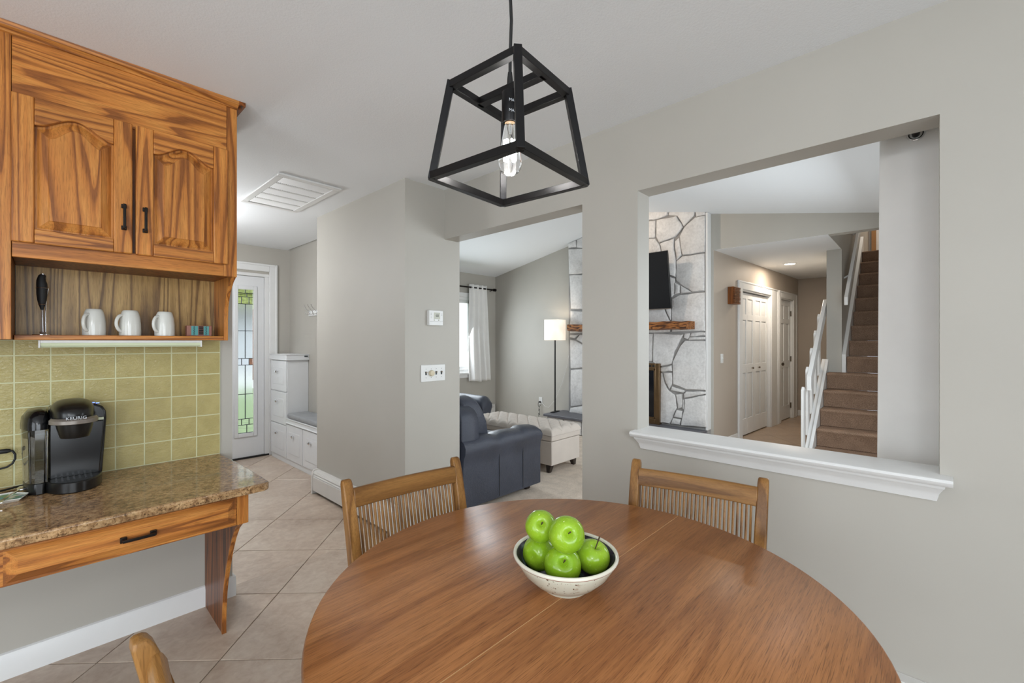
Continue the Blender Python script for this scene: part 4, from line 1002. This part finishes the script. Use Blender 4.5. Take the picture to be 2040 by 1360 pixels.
for p in ([(1131, 484), (1147, 475), (1148, 492), (1132, 494)], [(1149, 474), (1166, 466), (1166, 494), (1149, 493)], [(1132, 496), (1166, 495), (1166, 544), (1133, 546)],
          [(1133, 548), (1166, 546), (1166, 617), (1136, 615)], [(1136, 618), (1166, 620), (1166, 662), (1135, 664)], [(1135, 666), (1152, 666), (1144, 674), (1134, 672)], [(1155, 666), (1166, 666), (1166, 686), (1147, 676)],
          [(1135, 676), (1146, 678), (1166, 690), (1166, 732), (1136, 734)], [(1136, 737), (1166, 735), (1166, 805), (1136, 810)], [(1136, 812), (1166, 807), (1166, 826), (1134, 822)]): stone(px_(p))
# stones behind the pier, filling the middle of the chimney
yA = on_x(1290, 600, SX)[1]; yB = on_x(1167, 600, SX)[1]
yy0 = yA+.002; k = 0
z = .26
while z < 3.1:
    hgt = random.uniform(.16, .34); y = yA+.004
    while y < yB-.02:
        wd = random.uniform(.18, .42)
        if yB-(y+wd) < .12: wd = yB-y-.004
        zt_ = [min(z+hgt-.01+random.uniform(-.02, .02), lz(q)-.004) for q in (y, y+wd)]
        blocked = z < 1.03 and y > 2.40 and y+wd < 3.55
        if zt_[0]-z > .05 and zt_[1]-z > .05 and not blocked: stone([(y+.004, z), (y+wd-.004, z+random.uniform(0, .01)), (y+wd-.004, zt_[1]), (y+.004, zt_[0])])
        y += wd
    z += hgt
# raised hearth
he = thing('hearth', 'raised stone hearth with a dark slate slab on top', 'hearth', (5.28, 3.04, 0))
build('base', MB().box(5.14, SX+.02, 1.96, 4.11, 0.006, .21), 'whitewashed_stone', he)
for k in range(7):
    y = 1.96+k*.307; build('base_stone', MB().box(5.115, 5.15, y+.006, y+.30, .012, .205), 'whitewashed_stone', he, bevel=.01)
build('slab', MB().box(5.085, SX+.02, 1.93, 4.15, .212, .25), 'slate', he, bevel=.006)
build('slab_tail', MB().box(SX+.01, XF-.002, Y1+.01, 4.15, .212, .25), 'slate', he, bevel=.004)
# mantel
def rough(p, x, y, z): return (p[0]+.008*math.sin(9*p[1]+3*p[2])+.004*math.sin(31*p[1]), p[1], p[2]+.006*math.sin(11*p[1]+20*p[0])+.004*math.sin(37*p[1]))
mt = MB(); n = 40; rs = []
for k in range(n+1):
    y = 2.068+(3.80-2.068)*k/n
    sec = [(5.200, 1.478), (5.196, 1.52), (5.205, 1.560), (5.25, 1.566), (SX+.005, 1.566), (SX+.005, 1.470), (5.25, 1.466)]
    rs.append([(x+(.007*math.sin(9*y)+.005*math.sin(31*y+z_*40) if x < 5.3 else 0), y, z_+(.004*math.sin(17*y)+.003*math.sin(43*y) if x < 5.3 else 0)) for x, z_ in sec])
mo = build('mantel_beam', mt.loft(rs), 'beam_y', smooth=45); tag(mo, 'rough-hewn wooden mantel beam across the stone chimney', 'mantel')
# television on the chimney
tv = thing('television', 'black flat television tilted forward above the mantel', 'television', (5.27, 2.89, 1.72))
dxt = (5.205, 2.43); dxb = (5.325, 1.722)
def tvq(y0, y1, u0, u1, d0, d1):
    P = lambda u, d: (dxb[0]+(dxt[0]-dxb[0])*u-d*.986, dxb[1]+(dxt[1]-dxb[1])*u-d*.167)
    a, b, c, e = P(u0, d0), P(u1, d0), P(u1, d1), P(u0, d1)
    return MB().prism([(0, 0)]*0 or [(y0, 0)], 'x', 0, 0) if False else MB().loft([[(q[0], y, q[1]) for q in (a, b, c, e)] for y in (y0, y1)])
build('case', tvq(2.305, 3.50, 0, 1, -.04, 0), 'black_plastic', tv, bevel=.003)
build('screen', tvq(2.313, 3.492, .018, .988, -.001, .0015), 'screen_black', tv)
build('bezel_strip', tvq(2.305, 3.50, 0, .016, 0, .003), 'silver_plastic', tv)
build('wall_mount', MB().box(5.30, SX+.01, 2.75, 3.05, 1.95, 2.2), 'black_metal', tv)
# fireplace insert
fi = thing('fireplace_insert', 'brass framed glass fireplace doors in the stone', 'fireplace', (5.43, 3.0, .25))
FYa, FYb = 2.498, 3.50
m = MB().box(5.41, SX+.02, FYa, FYa+.055, .25, 1.036).box(5.41, SX+.02, FYb-.055, FYb, .25, 1.036).box(5.41, SX+.02, FYa+.055, FYb-.055, .965, 1.036).box(5.41, SX+.02, FYa+.055, FYb-.055, .25, .32)
build('frame', m, 'antique_brass', fi, bevel=.004)
m = MB()
for k in range(18): m.box(5.405, 5.412, FYa+.06+k*.049, FYa+.09+k*.049, .99, 1.015)
o = build('vent_slots', m, 'dark_gap', fi); o['kind'] = 'stuff'
wq = (FYb-FYa-.11)/4
for k in range(4):
    y = FYa+.055+k*wq
    d = build('glass_door', MB().box(5.424, 5.430, y+.02, y+wq-.02, .34, .945), 'screen_black', fi)
    build('door_rim', MB().box(5.415, 5.432, y, y+.02, .32, .965).box(5.415, 5.432, y+wq-.02, y+wq, .32, .965).box(5.415, 5.432, y, y+wq, .32, .34).box(5.415, 5.432, y, y+wq, .945, .965), 'antique_brass', d, bevel=.003)

# ---- floor lamp, outlet, cords
fl_ = thing('floor_lamp', 'slim black floor lamp with a glowing square white shade', 'floor lamp', (5.33, 4.115, .25), R(9))
build('base', MB().box(-.10, .10, -.028, .028, 0, .012), 'black_metal', fl_, local=True, bevel=.003)
build('pole', MB().tube([(0, 0, .01), (0, 0, 1.40)], .011, 14), 'black_metal', fl_, local=True)
s_ = .118; sh = MB()
for a, b in (((-s_, -s_), (s_, -s_)), ((s_, -s_), (s_, s_)), ((s_, s_), (-s_, s_)), ((-s_, s_), (-s_, -s_))):
    sh.add([(*a, 1.09), (*b, 1.09), (*b, 1.40), (*a, 1.40)], [(0, 1, 2, 3)])
build('lamp_shade', sh, 'lamp_shade', fl_, local=True, solid=.003)
build('bulb', MB().lathe([(.012, 1.16), (.028, 1.19), (.03, 1.22), (.018, 1.25), (.004, 1.255)], (0, 0, 0), 18), 'downlight', fl_, local=True, smooth=80)
build('shade_holder', MB().bar((-s_, 0, 1.15), (s_, 0, 1.15), .006, .006).bar((0, -s_, 1.15), (0, s_, 1.15), .006, .006), 'black_metal', fl_, local=True)
point('floor_lamp_light', (5.33, 4.115, .25+1.35), 2.6, (1, .80, .58), .05)
ol = thing('wall_outlet', 'white wall outlet with a black plug beside the lamp', 'outlet', (5.57, 4.60, .3))
build('plate', MB().box(5.572, 5.58, 4.565, 4.637, .296, .412), 'plate_white', ol, bevel=.003)
for z in (.332, .378): build('socket', MB().lathe([(.015, 5.5725), (.014, 5.5705)], (0, 4.601, z), 16, 'x'), 'plate_white', ol)
build('plug', MB().box(5.545, 5.572, 4.59, 4.612, .318, .345), 'rubber_black', ol, bevel=.004)
pts = []
for k in range(40):
    a = k/39; pts.append((5.548-.01*math.sin(a*25), 4.607+.018*math.sin(a*19), .32-.27*a+.03*math.cos(a*25)))
o = build('lamp_cord', MB().tube([(5.55, 4.601, .33)]+pts+[(5.50, 4.56, .012)], .0035, 6), 'rubber_black'); tag(o, 'bunched black lamp cord hanging from the wall outlet', 'cord')
o = build('extension_wire', MB().tube([(5.565, 4.575, .33), (5.55, 4.49, .275), (5.55, 4.42, .262), (5.55, 4.28, .40), (5.556, 4.15, .68), (5.56, 4.06, .95), (5.565, 4.0, 1.25)], .0022, 6), 'plate_white'); tag(o, 'thin white wire running up the wall behind the floor lamp', 'wire')
# ---- sofa (its end arm faces the doorway)
def leather_roll(path_axis, a0, a1, c, h, w_, n=16): pass
so_ = thing('sofa', 'dark navy leather sofa with its padded arm towards the doorway', 'sofa', (2.58, 3.45, 0), R(-2))
X0, X1, YA, YB = 2.13, 3.05, 2.52, 4.40
def armsec(x, y, sgn, f):
    # cross-section of a padded arm in (y,z), roll on top
    pts = []
    base = [(0, .06), (0, .20), (.002, .36), (-.004, .435), (-.022, .47), (-.026, .515), (-.006, .552), (.04, .572), (.10, .575), (.16, .565), (.205, .53), (.215, .48), (.20, .44), (.19, .30), (.19, .06)]
    for a, b in base:
        zz = b if b < .44 else .44+(b-.44)*f
        pts.append((x, y+sgn*a, zz))
    return pts
def arm(y, sgn, name='arm'):
    rs = []
    for k in range(33):
        u = k/32; x = X0+.02+(X1-X0-.02)*u
        f = 1+.035*math.sin(u*9)+.03*math.cos(u*23)-.10*math.exp(-((u-.42)/.03)**2)-.10*math.exp(-((u-.74)/.03)**2)
        endr = 1-max(0, (u-.94)/.06)**2*.20
        rs.append(armsec(x, y, sgn, f*(endr)))
    a = build(name, MB().loft(rs), 'navy_leather', so_, smooth=75)
    yo = y-sgn*.0012
    for u in (.42, .74):
        x = X0+.02+(X1-X0-.02)*u; build('seam', MB().tube([(x, yo, .07), (x, yo, .25), (x, yo+sgn*.001, .43)], .0022, 6), 'rubber_black', a)
    build('stitch_line', MB().tube([(X0+.03, yo-sgn*.001, .437), (X1-.01, yo-sgn*.001, .437)], .0020, 6), 'silver_plastic', a)
arm(YA, 1); arm(YB, -1)
build('base', MB().box(X0+.03, X1-.06, YA+.17, YB-.17, .06, .28), 'navy_leather', so_, bevel=.02)
build('back_frame', MB().pillow((X0+.11, (YA+YB)/2, .44), (.20, YB-YA-.02, .78), .25, .15, 28, 14), 'navy_leather', so_, smooth=75)
n3 = 3; wy = (YB-YA-.38)/n3
for k in range(n3):
    y = YA+.19+wy*(k+.5)
    build('seat_cushion', MB().pillow((X0+.56, y, .36), (.74, wy-.004, .20), .35, .25, 28, 14), 'navy_leather', so_, smooth=75)
    build('back_cushion', MB().pillow((X0+.285, y-(.05 if k == 0 else 0), .66), (.22, wy+.06, .46), .55, .35, 28, 16, lambda p, x, y_, z_: (p[0]-.10*max(0, z_)+.05*max(0, -z_), p[1], p[2])), 'navy_leather', so_, smooth=75)
for x in (X0+.10, X1-.09):
    for y in (YA+.09, YB-.09): build('foot', MB().loft([[(x+i*r_, y+j*r_, z_) for i, j in ((-1, -1), (1, -1), (1, 1), (-1, 1))] for z_, r_ in ((.006, .022), (.065, .032))]), 'dark_leg', so_, bevel=.003)
# ---- armchair by the window
ac = thing('armchair', 'dark navy leather armchair in front of the window wall', 'armchair', (3.75, 4.95, 0))
ax0, ax1, ay0, ay1 = 3.22, 4.30, 4.46, 5.36
def aarm(x, sgn):
    rs = []
    for k in range(17):
        u = k/16; y = ay0+(ay1-ay0)*u
        base = [(0, .06), (0, .36), (-.02, .42), (-.035, .47), (-.02, .525), (.03, .552), (.09, .552), (.14, .53), (.16, .47), (.145, .40), (.14, .06)]
        e_ = 1-.12*max(0, 1-u/.08)**2
        rs.append([(x+sgn*a, y, b*e_) for a, b in base])
    build('arm', MB().loft(rs), 'navy_leather', ac, smooth=75)
aarm(ax1, -1); aarm(ax0, 1)
build('base', MB().box(ax0+.13, ax1-.13, ay0+.03, ay1-.05, .06, .28), 'navy_leather', ac, bevel=.02)
build('seat_cushion', MB().pillow(((ax0+ax1)/2, ay0+.36, .36), (ax1-ax0-.28, .74, .19), .35, .25, 28, 14), 'navy_leather', ac, smooth=75)
build('back_cushion', MB().pillow(((ax0+ax1)/2, ay1-.16, .62), (ax1-ax0-.26, .24, .50), .5, .3, 28, 14), 'navy_leather', ac, smooth=75)
for x in (ax0+.08, ax1-.08):
    for y in (ay0+.08, ay1-.08): build('foot', MB().box(x-.025, x+.025, y-.025, y+.025, .006, .065), 'dark_leg', ac, bevel=.003)
# ---- tufted storage ottoman
ot = thing('ottoman', 'cream tufted storage ottoman bench on short dark legs', 'ottoman', (3.69, 3.29, 0))
ox0, ox1, oy0, oy1 = 3.445, 3.925, 2.70, 3.90
build('box', MB().box(ox0, ox1, oy0, oy1, .085, .322), 'cream_linen', ot, bevel=.008)
build('lid', MB().box(ox0-.004, ox1+.004, oy0-.004, oy1+.004, .327, .385), 'cream_linen', ot, bevel=.008)
def tuft(u, v):
    x = ox0-.012+(ox1-ox0+.024)*u; y = oy0-.012+(oy1-oy0+.024)*v
    A = u*6.0; B = v*16.0
    p, q = (A+B)/2, (A-B)/2
    g_ = (abs(math.sin(PI*p))*abs(math.sin(PI*q)))**.38
    ed = min(u*.50, (1-u)*.50, v*1.24, (1-v)*1.24)        # metres from the edge
    if ed < .07: g_ = g_*(ed/.07)+(1-ed/.07)*abs(math.sin(PI*(B if min(u, 1-u)*.5 < min(v, 1-v)*1.24 else A)/2))**.35
    rnd = math.sqrt(max(0, 1-(1-min(1, ed/.055))**2))
    return (x, y, .384+.042*rnd+.036*g_*rnd)
build('tufted_cushion', MB().grid(tuft, 96, 220), 'cream_linen', ot, smooth=90)
for v_ in range(17):
    for u_ in range(7):
        if (u_+v_) % 2 == 0 and 0 < u_ < 6 and 0 < v_ < 16:
            x = ox0-.012+(ox1-ox0+.024)*u_/6; y = oy0-.012+(oy1-oy0+.024)*v_/16; build('button', MB().lathe([(.011, .424), (.010, .430), (.004, .433)], (x, y, 0), 10), 'cream_linen', ot, smooth=80)
for x in (ox0+.05, ox1-.05):
    for y in (oy0+.06, oy1-.06):
        sx_ = -1 if x < 3.6 else 1
        build('leg', MB().loft([[(x+sx_*o_+i*r_, y+j*r_, z_) for i, j in ((-1, -1), (1, -1), (1, 1), (-1, 1))] for z_, r_, o_ in ((.006, .018, .02), (.088, .032, 0))]), 'dark_leg', ot, bevel=.003)
# ---- curtains
rod = thing('curtain_rod', 'dark bronze curtain rod above the living room window', 'curtain rod', (4.5, 5.58, 2.23))
build('rod', MB().tube([(3.1, 5.585, 2.232), (5.47, 5.585, 2.232)], .0125, 14), 'bronze', rod)
for x in (3.09, 5.49): build('finial', MB().lathe([(.013, x-.035), (.024, x-.028), (.026, x-.01), (.026, x+.022), (.02, x+.028)], (0, 5.585, 2.232), 16, 'x'), 'bronze', rod)
for x in (3.3, 5.44): build('bracket', MB().tube([(x, 5.585, 2.225), (x, 5.659, 2.215)], .007, 8), 'bronze', rod)
cs = thing('curtain', 'short white curtain panel gathered at the living room window', 'curtain', (5.1, 5.58, .64))
def cur(u, v):
    z = .642+(2.285-.642)*v
    spread = 1+.20*(1-v)**1.3; xm = 5.085-(.0)*(1-v)+.045*(1-v)
    x = xm+(u-.5)*.385*spread
    a = (.020+.026*(1-v))*math.sin(u*PI*7.2+.8*math.sin(v*3))+(.010*math.sin(u*31+v*5))*(1-v)
    return (x, 5.585+a, z+.008*math.sin(u*9)*(1-v))
build('panel', MB().grid(cur, 90, 40), 'curtain_white', cs, smooth=90, solid=.002)
for k in range(3):
    x = 4.93+k*.13; build('grommet', MB().tube([(x, 5.585+.019*math.cos(2*PI*q/20), 2.232+.019*math.sin(2*PI*q/20)) for q in range(21)], .004, 8), 'chrome', cs)
rod2 = thing('curtain_rod', 'curtain rod end inside the long curtain by the pass-through', 'curtain rod', (3.5, .03, 2.10))
build('rod', MB().tube([(2.225, .03, 2.118), (5.0, .03, 2.118)], .0125, 14), 'bronze', rod2)
build('finial', MB().lathe([(.014, 2.215), (.018, 2.218), (.018, 2.236), (.013, 2.240)], (0, .03, 2.118), 16, 'x'), 'bronze', rod2)
for x in (2.55, 4.9): build('bracket', MB().tube([(x, .03, 2.11), (x, YS+.001, 2.10)], .007, 8), 'bronze', rod2)
cs2 = thing('curtain', 'long white grommet curtain at the right of the pass-through', 'curtain', (2.4, .03, .3))
def cur2(u, v):
    z = .12+(2.185-.12)*v
    s_ = u*3.0                      # three waves along the rod
    x = 2.245+.175*s_+.012*math.sin(2*PI*s_)
    am = .105+.012*(1-v)
    ph = 2*PI*s_
    y = .03-am*math.cos(ph)+.0
    # squarer folds: faces turned across the rod
    y = .03-am*math.tanh(1.5*math.cos(ph))/math.tanh(1.5)
    return (x-.010*(1-v)*math.sin(ph*2)+.004*math.sin(u*75+2*v)*(.4+.6*abs(math.sin(ph))), y+.003*math.sin(u*90), z)
build('panel', MB().grid(cur2, 120, 24), 'curtain_white', cs2, smooth=90, solid=.003)
for k in range(3):
    s_ = .25+.5*k; x = 2.245+.175*s_+.012*math.sin(2*PI*s_)
    build('grommet', MB().tube([(x-.004, .03+.023*math.cos(2*PI*q/24), 2.118+.023*math.sin(2*PI*q/24)) for q in range(25)], .0048, 8), 'chrome', cs2)
# ---- ceiling spots
ey = thing('eyeball_downlight', 'white swivel eyeball light in the vaulted ceiling', 'ceiling light', (4.30, 3.03, lz(3.03)))
zl = lz(3.03)-.004
build('trim_ring', MB().lathe([(.095, zl+.006), (.095, zl-.006), (.085, zl-.010), (.068, zl-.006)], (4.30, 3.03, 0), 32), 'trim_white', ey)
build('eyeball', MB().pillow((4.30, 3.03, zl-.008), (.12, .12, .09), 1, 1, 28, 16), 'trim_white', ey, smooth=80)
build('lens', MB().lathe([(.034, 4.352), (.030, 4.358)], (0, 3.0, zl-.028), 20, 'x'), 'downlight', ey)
spot('eyeball_light', (4.40, 2.98, zl-.06), (5.46, 2.35, 2.45), 30, (1, .80, .62), R(95), .9)
dl = thing('recessed_downlight', 'round recessed light glowing in the hall ceiling', 'ceiling light', (7.29, 1.42, 2.42))
build('trim_ring', MB().lathe([(.085, 2.4295), (.085, 2.423), (.07, 2.420), (.066, 2.4285)], (7.29, 1.42, 0), 32), 'trim_white', dl)
build('lens', MB().lathe([(.066, 2.4285), (.064, 2.424)], (7.29, 1.42, 0), 32), 'downlight', dl)
area('hall_downlight_light', (7.29, 1.42, 2.415), (0, 0, 0), .12, .12, 15, (1, .87, .72))
# ---- hall: chime box and switch on the tan wall
cm_ = thing('door_chime', 'brown wooden slatted door chime box on the hall wall', 'door chime', (H0[0], H0[1], 0), HA)
k0, k1 = U['ch0'], U['ch1']
km0 = (k0+k1)/2-.02
build('case', MB().box(km0-.10, km0+.10, -.075, 0, 1.80, 2.02), 'chime_z', cm_, local=True, bevel=.003)
for k in range(12): build('slat', MB().box(km0-.104, km0+.104, -.088, -.073, 1.803+k*.0182, 1.814+k*.0182), 'chime_z', cm_, local=True)
s1 = thing('light_switch', 'single white light switch on the tan hall wall', 'switch', (H0[0], H0[1], 0), HA)
um = (U['sw0']+U['sw1'])/2
build('plate', MB().box(um-.036, um+.036, -.008, 0, 1.05, 1.165), 'plate_white', s1, local=True, bevel=.003)
build('toggle', MB().box(um-.006, um+.006, -.02, -.006, 1.10, 1.118), 'plate_white', s1, local=True, bevel=.002)

# ================================================================ STAIRS
SX0, ST, SR = 5.72, .22, .19
sa = thing('staircase', 'straight flight of brown carpeted stairs going up', 'stairs', (SX0, .35, 0))
for k in range(-1, 13):
    x = SX0+k*ST; z1 = (k+2)*SR; z0 = z1-SR
    yl = .868 if k < 4 else .70
    prof = [(x+.018, z0+.001), (x+.014, z1-.05), (x+.002, z1-.035), (x-.004, z1-.018), (x+.002, z1-.004), (x+.016, z1), (x+ST+.03, z1), (x+ST+.03, z0+.001)]
    if k == 12: prof[6] = (x+1.6, z1); prof[7] = (x+1.6, z0+.001)
    build('step', MB().prism(prof, 'y', YS+.001, yl), 'carpet_brown', sa, bevel=.006)
# stringer (white) beside the open steps and skirt on the partition
def slope(x): return (x-SX0)/ST*SR+2*SR         # nosing line
build('stringer', MB().prism([(5.46, .0), (6.549, .0), (6.549, slope(6.549)+.01), (5.46, slope(5.46)+.01)], 'y', .870, .898), 'trim_white', sa)
build('skirt_board', MB().prism([(6.555, slope(6.56)+.06), (6.555, slope(6.56)-.2), (8.6, slope(8.6)-.2), (8.6, slope(8.6)+.06)], 'y', .702, .739), 'trim_white', sa)
ba = thing('balustrade', 'white slatted stair railing at the foot of the stairs', 'railing', (6.0, .91, 0))
yb = .943
def rail(z_off, h_, y0, y1, xa, xb, name):
    return build(name, MB().prism([(xa, slope(xa)+z_off), (xb, slope(xb)+z_off), (xb, slope(xb)+z_off+h_), (xa, slope(xa)+z_off+h_)], 'y', y0, y1), 'trim_white', ba, bevel=.003)
rail(.50, .15, yb-.045, yb-.005, 5.62, 6.66, 'handrail')
rail(-.09, .055, yb-.04, yb+.0, 5.42, 6.60, 'bottom_rail')
for k in range(5):
    x = 5.46+k*.235
    zt_ = slope(x)+.665; z0 = 0.0 if k == 0 else slope(x)-.06
    build('baluster', MB().prism([(x, z0), (x+.09, z0 if k == 0 else z0+.07), (x+.09, zt_-.005), (x+.045, zt_+.02), (x, zt_-.015)], 'y', yb-.004, yb+.020), 'trim_white', ba, bevel=.002)
hr = thing('stair_handrail', 'white wall-mounted handrail running up the stairs', 'handrail', (7.2, .68, 1.8))
build('rail', MB().prism([(6.30, 1.735), (6.30, 1.83), (8.4, 1.83+2.1*SR/ST*.93), (8.4, 1.735+2.1*SR/ST*.93)], 'y', .655, .69), 'trim_white', hr, bevel=.004)
for x in (6.75, 7.6): build('bracket', MB().tube([(x, .67, 1.78+(x-6.3)*.8), (x, .74, 1.74+(x-6.3)*.8)], .010, 8), 'trim_white', hr)
ud = thing('door_4', 'white door with a brown wooden frame at the stair head', 'door', (9.98, .4, 2.66), kind='structure')
build('jamb', MB().box(9.9, 10.0, .64, .70, 2.66, 4.75), 'door_wood', ud)
build('slab', MB().box(9.96, 10.0, -.1, .64, 2.66, 4.7), 'trim_white', ud)
